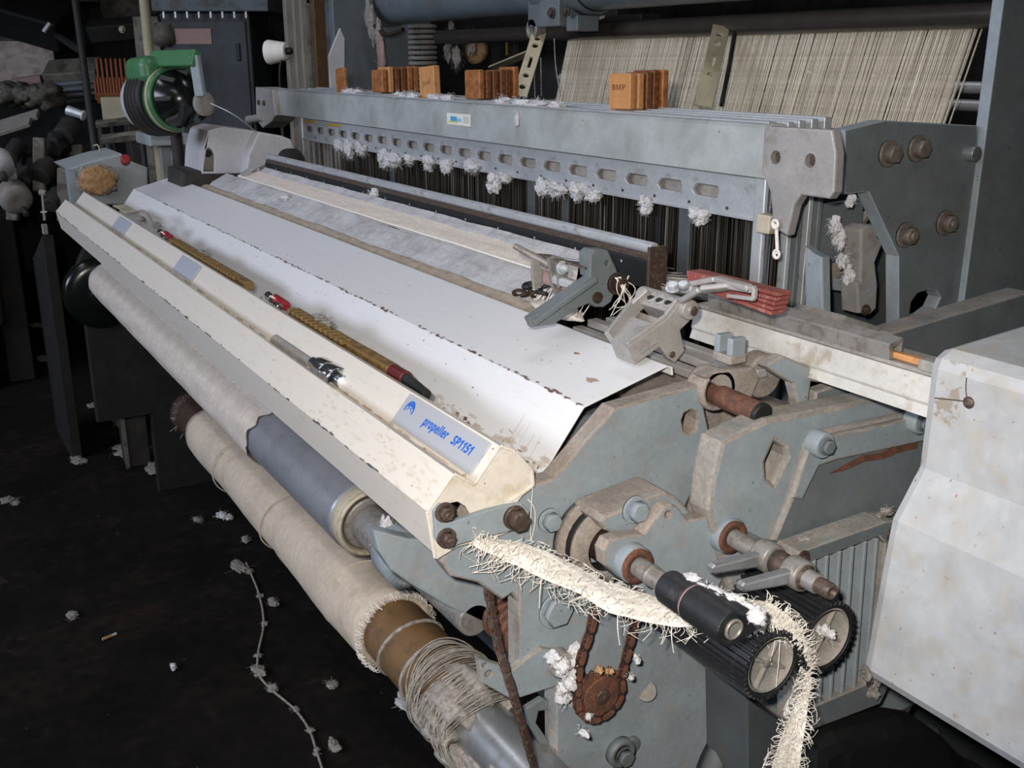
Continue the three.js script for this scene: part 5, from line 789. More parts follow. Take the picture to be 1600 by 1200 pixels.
// ---------- heald frames ----------
{
  const Z = -0.74, x0 = -2.44, x1 = -0.262, yT = 1.318, yB = 1.252;
  const t = thing('heald_frame', 'front heald frame with slotted pale rail, end posts and hanging healds', 'heald frame');
  const holes = []; for (let x = -0.397 + 0.0985; x > x0 + 0.05; x -= 0.0985) if (x < x1 - 0.05) holes.push([[x - 0.036, 1.284], [x - 0.026, 1.296], [x + 0.03, 1.296], [x + 0.034, 1.288], [x + 0.03, 1.276], [x - 0.026, 1.276]]);
  part('slotted_rail', extZ([[x0, yB], [x1, yB], [x1, yT], [x0, yT]], Z - 0.008, Z, { bevel: 0.001, holes: holes.map((h) => h.slice().reverse()) }), M.zinc, t);
  part('back_rail', box(x0, x1, yB + 0.01, yT - 0.002, Z - 0.022, Z - 0.016, 0.001), M.dustgrey, t);
  part('lower_lip', box(x0, x1, yB - 0.004, yB + 0.002, Z - 0.012, Z + 0.003, 0.001), M.zinc, t);
  for (const [a, b] of [[481, 188], [504, 193]]) { const p = a === 481 ? [-2.4116,1.3134,-0.739] : [-2.2013,1.3092,-0.739]; part('yellow_tag', box(p[0], p[0] + 0.11, 1.306, 1.3125, Z, Z + 0.002, 0.0005), M.yellow, t); }
  for (let x = -0.35; x > x0 + 0.06; x -= 0.0985) part('rivet', bolt([x + 0.01, 1.262, Z], [0, 0, 1], 0.003, 0.002, { w: 0 }), M.boltbrown, t);
  part('post', box(x1 - 0.012, x1 + 0.012, 0.95, 1.322, Z - 0.012, Z + 0.004, 0.003), M.zinc, t); part('post', box(x0 - 0.012, x0 + 0.014, 0.95, 1.322, Z - 0.012, Z + 0.004, 0.003), M.zinc, t);
  part('post_rail', rod([x1 + 0.02, 0.95, Z - 0.002], [x1 + 0.02, 1.32, Z - 0.002], 0.005), M.chrome, t);
  for (const x of [-2.36, -2.31, -2.28, -2.25, -2.21, -2.18]) part('end_heald', box(x, x + 0.016, 1.05, 1.25, Z - 0.03, Z - 0.022, 0.002), M.steeldull, t);
  // healds: thousands of thin steel strips
  const hz = []; const base = new THREE.BoxGeometry(1, 1, 1);
  const hm = [mat({ base: 0x2d2822, mottle: 0.3, grain: 0.2 }, 0.05, 0.5, 0.4), mat({ base: 0x57524a, mottle: 0.3, grain: 0.2 }, 0.05, 0.5, 0.3), mat({ base: 0x8d8980, mottle: 0.2 }, 0.05, 0.6, 0.2)];
  const cnt = [2400, 420, 110];
  cnt.forEach((n, k) => { const im = new THREE.InstancedMesh(base, hm[k], n), m4 = new THREE.Matrix4(); for (let i = 0; i < n; i++) { const x = rr(x0 + 0.25, x1 - 0.01), fr = Math.floor(rnd() * 5); m4.compose(new THREE.Vector3(x, 1.07 + rr(-0.006, 0.006), Z - 0.026 - fr * 0.022), new THREE.Quaternion().setFromEuler(new THREE.Euler(rr(-0.02, 0.02), rr(-0.6, 0.6), rr(-0.012, 0.012))), new THREE.Vector3(k === 2 ? 0.0012 : rr(0.0012, 0.0026), 0.37, 0.0007)); im.setMatrixAt(i, m4); } im.name = 'healds'; im.userData.kind = 'stuff'; im.castShadow = im.receiveShadow = true; t.add(im); });
  for (const [x, w] of [[-0.47, 0.032], [-1.0, 0.03], [-0.86, 0.02], [-1.75, 0.025]]) part('stay_bar', box(x - w / 2, x + w / 2, 0.9, 1.25, Z - 0.022, Z - 0.016, 0.002), M.greydeep, t);
  part('stay_bar', box(-0.545, -0.53, 0.9, 1.25, Z - 0.014, Z - 0.010, 0.001), M.black, t);
  // rear frames: plain rails and posts behind
  for (let i = 1; i < 5; i++) { const r = thing('heald_frame', ['second heald frame counted from the front, mostly hidden', 'third heald frame counted from the front, mostly hidden', 'fourth heald frame counted from the front, mostly hidden', 'rearmost heald frame behind all the others'][i - 1], 'heald frame'), z = Z - 0.02 - i * 0.022; part('rail', box(x0 + 0.02, x1 + 0.01, yB, yT, z, z + 0.006, 0.001), M.greydark, r); part('post', box(x1 + 0.012, x1 + 0.03, 0.9, yT, z - 0.004, z + 0.006, 0.002), i % 2 ? M.zinc : M.greydark, r); part('post', box(x0 - 0.02, x0, 0.9, yT, z - 0.004, z + 0.006, 0.002), M.zinc, r); }
  const sh = []; for (let i = 0; i < 160; i++) { const x = rr(-0.62, -0.27), y = rr(1.1, 1.2); sh.push(tube([[x - 0.35, y - 0.02, -0.73 + rr(-0.02, 0.02)], [x + 0.1, y + rr(-0.01, 0.01), -0.71 + rr(-0.03, 0.01)]], 0.0006, 1, 3)); }
  one('warp_strands', (() => { const L = []; for (let i = 0; i < 260; i++) { const x = rr(-0.62, -0.25); L.push(tube([[x, 1.165 + rr(-0.01, 0.004), -0.54], [x + rr(-0.01, 0.01), 1.12 + rr(-0.02, 0.02), -0.73]], 0.0005, 1, 3)); } return L; })(), M.thread, 'white warp threads passing from healds to reed end', 'threads').userData.kind = 'stuff';
  // fluff hanging from the rail
  const tuft = [[530, 222, 0.03, 0.02], [545, 230, 0.022, 0.03], [565, 228, 0.03, 0.02], [602, 243, 0.035, 0.028], [618, 246, 0.03, 0.022], [640, 243, 0.02, 0.016], [670, 247, 0.026, 0.022], [697, 252, 0.024, 0.022], [737, 252, 0.03, 0.018], [772, 277, 0.02, 0.022], [790, 270, 0.018, 0.012], [850, 285, 0.022, 0.022], [872, 288, 0.03, 0.016], [905, 290, 0.024, 0.022], [925, 295, 0.022, 0.014], [1009, 312, 0.014, 0.02], [1093, 328, 0.020, 0.014]];
  const P = [[-2.0817,1.2617,-0.732], [-2.0055,1.2515,-0.732], [-1.9057,1.2618,-0.732], [-1.7376,1.2466,-0.732], [-1.6689,1.2465,-0.732], [-1.5778,1.2584,-0.732], [-1.4622,1.2604,-0.732], [-1.3648,1.2599,-0.732], [-1.2305,1.2704,-0.732], [-1.1227,1.2425,-0.732], [-1.0698,1.2573,-0.732], [-0.9069,1.2513,-0.732], [-0.8518,1.2526,-0.732], [-0.7733,1.2576,-0.732], [-0.7278,1.2558,-0.732], [-0.5532,1.2533,-0.732], [-0.4012,1.2522,-0.732]];
  const ordn = ['first', 'second', 'third', 'fourth', 'fifth', 'sixth', 'seventh', 'eighth', 'ninth', 'tenth', 'eleventh', 'twelfth', 'thirteenth', 'fourteenth', 'fifteenth', 'sixteenth', 'seventeenth'];
  P.forEach((p, i) => { const [, , rx, ry] = tuft[i]; const dy = Math.max(0, (1.25 - p[1])); p[1] -= 0.012; one('lint_tuft', [lintGeo(p, rx * 0.9, ry * 0.8, 0.014, 6, 30), lintGeo([p[0] - rx * 0.6, p[1] + ry * 0.5, p[2]], rx * 0.5, ry * 0.5, 0.01, 4, 14), lintGeo([p[0] + rx * 0.7, p[1] + ry * 0.3, p[2]], rx * 0.45, ry * 0.45, 0.01, 4, 14)], M.lint, `white lint tuft hanging under the slotted rail, ${ordn[i]} from the far end`, 'lint', 'lint tufts under the slotted rail'); });
  // fluff on top of the beam
  const onTop = [[-2.0, 'thin white fluff on the beam before the far cluster'], [-1.62, 'white fluff heap on the beam before the handwritten block'], [-1.42, 'white fluff heap on the beam after the handwritten block'], [-1.08, 'white fluff on the beam after the middle cluster'], [-0.93, 'thin fluff wisps on the beam between middle and near clusters']];
  onTop.forEach(([x, l], i) => one('lint_tuft', [0, 1, 2, 3].map((k) => lintGeo([x + (k - 1.5) * 0.035, 1.411, -0.76 + (k % 2) * 0.02], 0.03, 0.008, 0.012, 3, 14)), M.lint, l, 'lint'));
  one('lint_tuft', [lintGeo([-1.0, 1.383, -0.717], 0.01, 0.018, 0.004, 4, 16)], M.lint, 'wispy fluff streak clinging to the beam front', 'lint');
}
// ---------- end plate with nuts, linkage ----------
{
  const X = -0.16;
  const t = thing('end_plate', 'dark grey end plate with four nuts and an oval hole', 'plate');
  const h = [-0.16,1.0918,-1.0479];
  part('plate', extX([[-0.8063,1.3982],[-0.8938,1.4102],[-1.1255,1.3955],[-1.2127,1.0217],[-0.9892,1.0283],[-0.9632,1.1864],[-0.9127,1.2502],[-0.8737,1.2993],[-0.8198,1.2986]], X - 0.028, X, { bevel: 0.002, holes: [[[-1.0087,1.0783],[-1.0094,1.1032],[-1.0234,1.1173],[-1.0495,1.1201],[-1.074,1.1151],[-1.0866,1.1023],[-1.0764,1.0839],[-1.0512,1.0731],[-1.0245,1.073]]] }), [M.greydark, M.bluegrey], t);  // edges take the paler grey to paint side light on them
  for (const [p, st] of [[[-0.16,1.358,-0.9094], 0], [[-0.16,1.3633,-0.9774], 0], [[-0.16,1.2223,-0.9715], 0.004], [[-0.16,1.2351,-1.07], 0.004]]) part('nut', bolt(p, [1, 0, 0], 0.0155, 0.02, { w: 1.4, stub: st }), M.nutbrown, t);
  const k = [-0.15,1.3503,-1.1077]; part('pin', rod([X - 0.02, k[1], k[2]], [X + 0.02, k[1], k[2]], 0.013), M.steel, t);
  const l = thing('linkage', 'dusty grey levers and dark plate behind the end plate notch', 'linkage');
  part('dark_plate', extX([[-0.7918,1.2637],[-0.892,1.2696],[-0.9694,1.2732],[-0.9793,1.1492],[-0.881,1.1755],[-0.8431,1.2009],[-0.8241,1.2101],[-0.8011,1.2185]], -0.262, -0.25, { bevel: 0.002 }), M.greydark, l);
  part('upright', extZ([[-0.2164,1.2107],[-0.1972,1.2021],[-0.1775,1.1978],[-0.1603,1.0761],[-0.1988,1.0675]], -0.82, -0.8, { bevel: 0.003 }), M.bluegrey, l);
  part('lever', extX([[-0.9125,1.2313],[-0.9303,1.2363],[-0.9493,1.2349],[-0.9701,1.2027],[-0.9559,1.1709],[-0.9684,1.1306],[-0.9716,1.0883],[-0.9569,1.0787],[-0.9274,1.0846],[-0.9161,1.1417],[-0.924,1.1409]], -0.24, -0.2, { bevel: 0.004 }), M.alu, l);
  part('link_bar', bar([-0.3,1.1205,-0.9489], [-0.2,1.1279,-0.9417], 0.022, 0.02, 0.003), M.bluegrey, l);
  const r1 = [-0.22,1.2172,-0.9593]; part('rod', rod([-0.32, r1[1], r1[2]], [-0.2, r1[1], r1[2]], 0.008), M.darkrust, l); part('strut', bar([-0.3,1.1975,-0.9957], [-0.25,1.2601,-1.0002], 0.012, 0.012), M.dustgrey, l); part('strut', bar([-0.3,1.2214,-0.9553], [-0.28,1.267,-0.9801], 0.008, 0.008), M.dustgrey, l);
  part('roller', rod([-0.33, [-0.3,1.1369,-0.9598][1], [-0.3,1.1369,-0.9598][2]], [-0.27, [-0.3,1.1369,-0.9598][1], [-0.3,1.1369,-0.9598][2]], 0.03), M.dusty, l); part('pin', bolt([-0.19,1.093,-0.9307], [1, 0, 0], 0.008, 0.006, { w: 1.2 }), M.boltbrown, l);
  part('backing', box(-0.36, -0.34, 0.9, 1.33, -1.2, -0.8, 0.003), M.greydeep, l);
  const e = [[-0.22,1.2353,-0.8687], [-0.22,1.2127,-0.8822], [-0.22,1.1842,-0.8983], [-0.22,1.1552,-0.9131]];
  one('lint_tuft', e.map((p) => lintGeo(p, 0.012, 0.018, 0.01, 3, 16)), M.lint, 'long grey-white fluff strand hanging among the levers', 'lint'); one('lint_tuft', lintGeo([-0.19,1.2839,-0.8711], 0.009, 0.011, 0.006, 3, 10), M.lint, 'small white fluff under the end block', 'lint');
  const f = thing('frame_flange', 'grey frame flange with a thick dust layer along its sloping top', 'flange');
  part('web', extX([[-0.8043,1.08],[-0.8199,1.1003],[-1.157,1.1272],[-1.3301,0.8116],[-0.9947,0.8537],[-0.8482,0.9705]], -0.085, -0.04, { bevel: 0.003 }), [M.greydark, M.dustgrey], f);
  part('ledge', extX([[-0.7014,1.1198],[-0.7376,1.1328],[-0.8207,1.1042],[-0.8043,1.08],[-0.7443,1.0853]], -0.16, -0.06, { bevel: 0.004 }), M.dustgrey, f, 'dust-covered ledge');
  const p = thing('frame_post', 'tall dark grey frame post cut by the right edge', 'post');
  const z = -1.135; part('column', extX([[z, 0.0], [z, 2.6], [z - 0.42, 2.6], [z - 0.42, 0.0]], X - 0.010, X + 0.012, { bevel: 0.002 }), [M.greydark, M.bluegrey], p); part('foot', box(X - 0.1, X + 0.06, 0, 0.03, z - 0.44, z + 0.04, 0.003), M.greydeep, p);  // front edge coloured paler for the daylight on it, side face darker
}
// ---------- warp sheet, tubes, brackets above the harness ----------
{
  const L = [], yT = 1.585, yB = 1.33, N = 1700, xa = -2.06, xb = -0.50;
  for (let i = 0; i < N; i++) {
    const s = i / N, gap = Math.abs(s - 0.405) < 0.006 || Math.abs(s - 0.418) < 0.003; if (gap || noise.noise(s * 90, 2, 0) > 0.5) continue;
    const x = xa + (xb - xa) * s + rr(-0.0012, 0.0012), w = rr(0.0005, 0.0007), z = -1.56 + rr(-0.006, 0.006);
    L.push(tube([[x, yT, z], [x - 0.045 + rr(-0.003, 0.003), yB, z + 0.03]], w, 1, 3));
  }
  const t = thing('warp_sheet', 'sheet of pale warp threads slanting down behind the harness', 'warp threads');
  M.warp = mat({ base: 0xe6ddcb, mottle: 0.12, grain: 0.1 }, 0.04, 0.95);
  part('threads', L, M.warp, t, null, 'stuff');
  const L2 = []; for (let i = 0; i < 700; i++) { const x = xa + (xb - xa) * rnd(); if (Math.abs((x - xa) / (xb - xa) - 0.41) < 0.008) continue; L2.push(tube([[x, yT, -1.585], [x - 0.045, yB, -1.555]], 0.0012, 1, 3)); } part('rear_threads', L2, M.warp, t, null, 'stuff');
  for (const [u, v] of [[0.72, 1.47], [0.9, 1.44], [0.24, 1.42], [0.07, 1.43]]) part('knot', lintGeo([xa + (xb - xa) * u - 0.02, v, -1.55], 0.008, 0.006, 0.004, 2, 8), M.thread, t);
  const b = thing('big_tube', 'thick blue-grey tube running overhead behind the harness', 'tube'); part('tube', rod([-3.2, 1.735, -1.42], [-0.1, 1.735, -1.42], 0.092, 0.092, 48), M.tubepaint = mat({ base: 0x69747b, mottle: 0.12, dirt: 0x6b6862, dirtAt: 0.58 }, 0.5, 0.4), b); part('end_ring', pipe([-3.22, 1.735, -1.42], [-3.18, 1.735, -1.42], 0.1, 0.06, 40), M.greydark, b);
  const c = thing('black_tube', 'slimmer black tube guiding the top of the warp sheet', 'tube'); part('tube', rod([-3.0, 1.592, -1.545], [-0.2, 1.592, -1.545], 0.027, 0.027, 32), M.tubeblack = mat({ base: 0x4d4641, mottle: 0.12 }, 0.3, 0.3, 0.4), c); 
  for (const z of [-1.75, -1.85]) { const q = thing('rear_bar', z === -1.75 ? 'upper pale bar seen past the right edge of the warp' : 'lower pale bar seen past the right edge of the warp', 'bar'); part('bar', rod([-2.4, z === -1.75 ? 1.44 : 1.395, z], [-0.2, z === -1.75 ? 1.44 : 1.395, z], 0.014), M.zinc, q); }
  one('rear_plate', box(-0.75, -0.25, 0.9, 1.62, -2.2, -2.17, 0.003), M.bgdark, 'dark plate beyond the right edge of the warp sheet', 'plate');
  const br = thing('tube_bracket', 'dusty grey clamp bracket hanging from the tubes with a round eye', 'bracket');
  const B = (x0, x1, y0, y1, z0, z1) => box(x0, x1, y0, y1, z0, z1, 0.004);
  const e = [-1.9495,1.5948,-1.36]; part('yoke', B(e[0] - 0.02, e[0] + 0.16, 1.60, 1.68, -1.42, -1.34), M.greydark, br); part('eye', lathe([e[0], e[1], e[2] - 0.02], [e[0], e[1], e[2] + 0.02], [[0.014, 0], [0.03, 0], [0.031, 0.004], [0.031, 0.036], [0.03, 0.04], [0.014, 0.04], [0.014, 0]]), M.steeldull, br); part('bolt', rod([e[0] + 0.0, e[1] + 0.05, e[2]], [e[0] + 0.0, e[1] + 0.1, e[2]], 0.012), M.zinc, br); part('strap', pipe([e[0] + 0.0, 1.735, -1.42], [e[0] + 0.05, 1.735, -1.42], 0.105, 0.093, 40), M.greydark, br); part('strap', pipe([e[0] + 0.2, 1.735, -1.42], [e[0] + 0.25, 1.735, -1.42], 0.105, 0.093, 40), M.greydark, br); part('foot', B(e[0] + 0.17, e[0] + 0.23, 1.585, 1.63, -1.44, -1.36), M.greydark, br);
  for (const p of [[-1.8218,1.6393,-1.335], [-1.741,1.64,-1.335]]) part('bolt', bolt(p, [0, 0, 1], 0.012, 0.01), M.boltbrown, br);
  const strap = (name, a, b, holes, label, m) => { const t2 = thing(name, label, 'strap'); const A = V(a), Bv = V(b), len = A.distanceTo(Bv), w = 0.045; const hs = holes.map(([s, long]) => long ? [[-0.006, -(s + long) * len], [0.006, -(s + long) * len], [0.006, -s * len], [-0.006, -s * len]].reverse() : circ(0, -s * len, 0.011)); const g = extrude([[-w / 2, 0.01], [-w / 2, -len], [w / 2, -len], [w / 2, 0.01]].reverse(), 0.006, { bevel: 0.001, holes: hs }); const d = Bv.clone().sub(A).normalize(); const Y = d.clone().negate(), Zf = new THREE.Vector3(0.75, 0, 0.65), Zv = Zf.addScaledVector(Y, -Y.dot(Zf)).normalize(), X = Y.clone().cross(Zv); g.applyMatrix4(new THREE.Matrix4().makeBasis(X, Y, Zv)); g.translate(a[0], a[1], a[2]); part('strap', g, m, t2); return t2; };
  M.strapm = mat({ base: 0xb1a68a, mottle: 0.1 }, 0.1, 0.5, 0.2);
  strap('drilled_strap', [-1.934,1.5772,-1.36], [-1.7852,1.3949,-1.2], [[0.08], [0.2], [0.38, 0.18], [0.68], [0.86]], 'pale drilled steel strap hanging beside the middle block cluster', M.strapm);
  strap('drilled_strap', [-1.2537,1.5805,-1.51], [-1.066,1.3887,-1.3], [[0.1], [0.22], [0.36, 0.16], [0.62]], 'pale drilled steel strap in front of the warp sheet', M.strapm);
  one('drilled_strap', bar([-1.9441,1.5291,-1.35], [-2.3874,1.4759,-1.45], 0.006, 0.035), M.strapm, 'short pale strap slanting towards the middle block cluster', 'strap');
  one('guide_rod', [tube([[-1.1868,1.5724,-1.5], [-1.1437,1.4921,-1.45], [-1.1102,1.3898,-1.4]], 0.006, 8, 6)], M.black, 'thin dark rod dividing the warp sheet', 'rod');
  one('pale_string', [tube([[-1.9374,1.6181,-1.515], [-1.8656,1.6218,-1.515], [-1.807,1.6332,-1.515]], 0.008, 10, 6)], M.thread, 'short bright cord lying against the black tube', 'cord');
  const th = []; for (const q of [[[-1.7517,1.5639,-1.3], [-1.743,1.4908,-1.3], [-1.6364,1.4019,-1.25]], [[-1.8263,1.5094,-1.3], [-1.8208,1.3961,-1.3]], [[-1.8629,1.4716,-1.3], [-1.8582,1.3912,-1.3]]]) th.push(tube(q, 0.002, 8, 4)); one('hanging_threads', th, M.lintgrey, 'thin grey threads hanging between strap and warp sheet', 'threads').userData.kind = 'stuff';
  one('paper_scrap', box(...(() => { const p = [-3.032,1.5524,-1.89]; return [p[0] - 0.02, p[0] + 0.04, p[1] - 0.03, p[1] + 0.03, -1.9, -1.892]; })(), 0.001), M.yellow, 'small orange-yellow tag in the dark behind the beam', 'tag');
  const rm = thing('rear_panel', 'dark panel added for the dark clutter behind the wooden blocks', 'machine'); part('side', box(-3.2, -2.12, 0, 1.66, -2.0, -1.9, 0.01), M.bgblack, rm); part('rib', [box(-3.0, -2.95, 0, 1.6, -1.9, -1.87, 0.005), box(-2.45, -2.42, 0, 1.6, -1.9, -1.87, 0.005)], M.bgdark, rm);  // dark panel added in place of the dark clutter, carries disc and tag
  const sp = part('disc_hub', box(-2.95, -2.85, 1.45, 1.55, -1.905, -1.895, 0.002), M.black, rm), sc = [-3.2755,1.5411,-1.89]; part('axle', rod([sc[0], sc[1], -1.95], [sc[0], sc[1], sc[2] + 0.01], 0.02), M.black, rm); part('brown_disc', pipe([sc[0], sc[1], sc[2]], [sc[0] + 0.01, sc[1], sc[2] + 0.04], 0.055, 0.016, 28), M.cardboard, rm, 'brown disc with a dark hole');
  const sprg = thing('coil_stack', 'tall grey column of stacked coils behind the blocks', 'coils'), c0 = [-3.2642,1.3795,-1.6]; for (let i = 0; i < 15; i++) { const g = new THREE.TorusGeometry(0.055, 0.009, 8, 24); g.rotateX(PI / 2); g.translate(c0[0], c0[1] - 0.04 + i * 0.0215, c0[2]); part('coil', g, M.dustgrey, sprg); } part('spindle', rod([c0[0], 0, c0[2]], [c0[0], c0[1] + 0.27, c0[2]], 0.035), M.black, sprg);
  const rg = thing('rag_strip', 'pinkish rag hanging from the far end of the thick tube', 'rag'); const r0 = [[-3.1388,1.6858,-1.3], [-3.1049,1.6358,-1.3], [-3.0452,1.5906,-1.3], [-3.0267,1.5172,-1.3]]; part('upper_rag', r0.slice(0, 3).map((p, i) => fuzzBlob(p, 0.02, 0.07, 0.015, i * 3, 0.5)), M.lintgrey, rg); part('rag', [fuzzBlob(r0[3], 0.03, 0.075, 0.012, 17, 0.5), ...hair([r0[3][0], r0[3][1] - 0.05, r0[3][2]], 20, 0.02, 0.03, 0.01, 0.05, 0.001)], M.pink, rg); part('cord', tube([[-3.0855,1.6353,-1.3], [-2.9756,1.5989,-1.3], [-2.8135,1.6143,-1.3]], 0.008, 12, 6), M.darkrust, rg);
  one('lint_tuft', [[-2.9946,1.6003,-1.6], [-3.0252,1.5506,-1.6], [-2.9413,1.5125,-1.6], [-2.8298,1.5851,-1.6]].map((p) => lintGeo(p, 0.02, 0.05, 0.02, 3, 24)), M.lintgrey, 'grey cobweb fluff hanging in the dark behind the blocks', 'lint');
}
// ---------- far end of the loom ----------
{
  const t = thing('far_housing', 'white moulded housing with an arched recess at the far loom end', 'housing');
  const X = -2.36;
  const main = [[-0.4076,1.2915],[-0.4507,1.3019],[-0.5645,1.2845],[-0.5264,1.2239],[-0.5085,1.1541],[-0.3759,1.159],[-0.3862,1.2297]];
  part('shell', extX(main, X - 0.22, X - 0.03, { bevel: 0.004 }), M.plasticfar, t);
  part('front_skin', extX(main, X - 0.03, X, { bevel: 0.003, holes: [[[-0.3826,1.1666],[-0.3871,1.2178],[-0.3945,1.2333],[-0.405,1.2388],[-0.4145,1.2325],[-0.4212,1.2164],[-0.4168,1.1648]]] }), M.plasticfar, t);
  part('recess_floor', extX([[-0.389,1.1641],[-0.3935,1.2157],[-0.4009,1.2313],[-0.4115,1.2368],[-0.4211,1.2305],[-0.4278,1.2142],[-0.4234,1.1623]], X - 0.031, X - 0.028, { bevel: 0 }), M.dustgrey, t); const rc = [-2.385,1.2191,-0.408]; part('bore', rod([X - 0.029, rc[1], rc[2]], [X - 0.024, rc[1], rc[2]], 0.012), M.black, t);  // flat black disc stands for the shade inside the bore
  part('raised_half', extX([[-0.5499,1.2863],[-0.6238,1.272],[-0.6547,1.2589],[-0.6652,1.2223],[-0.6292,1.1956],[-0.5868,1.1935],[-0.528,1.1603],[-0.4989,1.1578],[-0.512,1.2208]], X - 0.16, X + 0.06, { bevel: 0.006 }), M.plasticfar, t);
  const m = thing('far_mechanism', 'dark greasy castings below the far white housing', 'mechanism');
  part('base', extX([[-0.3163,1.1713],[-0.6586,1.1536],[-0.6762,1.0909],[-0.5862,1.0348],[-0.3804,1.0492],[-0.3118,1.1229]], X - 0.2, X + 0.0, { bevel: 0.01 }), M.bgdark, m); part('lever', extX([[-0.4546,1.1734],[-0.4712,1.184],[-0.494,1.1714],[-0.5076,1.1398],[-0.5019,1.117],[-0.4721,1.1188],[-0.4559,1.139]], -2.2, -2.15, { bevel: 0.004 }), M.alu, m); part('arm', bar([-2.15,1.1661,-0.4856], [-2.2,1.1892,-0.5947], 0.05, 0.04, 0.008), M.steeldull, m); part('hub', rod([-2.16,1.2081,-0.5925], [-2.1,1.2129,-0.5883], 0.035), M.black, m); part('hub', rod([-2.12,1.1444,-0.4785], [-2.08,1.1469,-0.47], 0.018), M.steeldull, m);
  part('rail', bar([-2.15,1.148,-0.5343], [-1.95,1.1408,-0.57], 0.03, 0.02), M.boltbrown, m); part('chute', bar([-2.2,1.0976,-0.4162], [-2.1,1.1299,-0.4673], 0.012, 0.02), M.greydark, m);
  const fb = thing('far_box', 'grey-white control box with a red knob beyond the guard rail', 'box');
  const c = [-2.75,1.1631,-0.0374];
  part('body', extX([[-0.0349,1.159],[-0.0598,1.1348],[-0.1131,1.0361],[-0.2371,1.0278],[-0.2881,1.0682],[-0.2943,1.1504],[-0.232,1.179],[-0.2136,1.2011],[-0.1507,1.1891]], -3.05, -2.75, { bevel: 0.006 }), M.bgpaint2 = mat({ base: 0x9da3a3, mottle: 0.06 }, 0.4, 0.5), fb); part('side_flange', extX([[-0.0338,1.162],[-0.0582,1.1504],[-0.0713,1.0401],[-0.0329,1.0215]], -2.78, -2.735, { bevel: 0.002 }), M.bluegrey, fb); part('knob', rod([-2.73,1.1769,-0.2196], [-2.7,1.1879,-0.2149], 0.016), M.redplastic, fb);
  const pd = thing('cardboard_pad', 'round frayed tan pad stuck on the far control box', 'pad'), pc = [-2.73,1.1206,-0.1233]; part('rim', (() => { const g = fuzzBlob([0, 0, 0], 1, 1, 1, 9, 0.3, 4); g.scale(0.008, 0.052, 0.066); g.translate(pc[0] + 0.006, pc[1], pc[2]); return g; })(), M.lintgrey, pd); part('pad', (() => { const g = fuzzBlob([0, 0, 0], 1, 1, 1, 4, 0.25, 4); g.scale(0.01, 0.045, 0.055); g.translate(pc[0] + 0.012, pc[1], pc[2]); return g; })(), M.cardboard, pd); part('frayed_rim', hair([pc[0] + 0.004, pc[1], pc[2]], 500, 0.006, 0.056, 0.068, 0.014, 0.0005), M.lintgrey, pd, null, 'stuff');
  const dw = thing('black_disc', 'glossy black flange disc at the far end of the cloth roller', 'disc'), dc = [-2.62,0.756,-0.0794]; part('disc', lathe([-2.68, dc[1], dc[2]], [-2.62, dc[1], dc[2]], [[0, 0], [0.115, 0], [0.12, 0.01], [0.12, 0.04], [0.11, 0.055], [0.08, 0.06], [0, 0.06]], 48), M.blackgloss, dw); part('hub', rod([-2.62, dc[1], dc[2]], [-2.55, dc[1], dc[2]], 0.05), M.blackgloss, dw);
  const dp = thing('dark_screen', 'dark green-black sheet panel standing left of the loom', 'panel'); const q0 = [-3.5698,0.7393,0.002], q1 = [-3.168,0.8857,-0.1491]; part('panel', (() => { const g = bar([q0[0], 0.02, q0[2]], [q0[0], q0[1], q0[2]], 0.01, 0.01); return [box(q0[0] - 0.02, q0[0] + 0.02, 0, q0[1], q0[2] - 0.02, q0[2] + 0.02), extZ([[q0[0], 0], [q1[0], 0], [q1[0], q1[1]], [q0[0], q0[1]]], q0[2] - 0.02, q0[2] + 0.02, { bevel: 0.003 })]; })(), M.bgblack, dp); 
  const lg = thing('machine_stand', 'grey speckled machine stand under the far end of the cloth', 'stand'), l0 = [-3.0113,0.4991,-0.1767]; part('leg', box(l0[0] - 0.04, l0[0] + 0.05, 0, l0[1], l0[2] - 0.06, l0[2] + 0.03, 0.006), M.bgdark, lg); part('edge', box(l0[0] + 0.05, l0[0] + 0.056, 0, l0[1], l0[2] + 0.02, l0[2] + 0.035, 0.001), M.bgpaint, lg); part('plate', box(l0[0], l0[0] + 0.05, l0[1] - 0.2, l0[1], l0[2] - 0.2, l0[2] - 0.02, 0.004), M.bgpaint, lg);
}
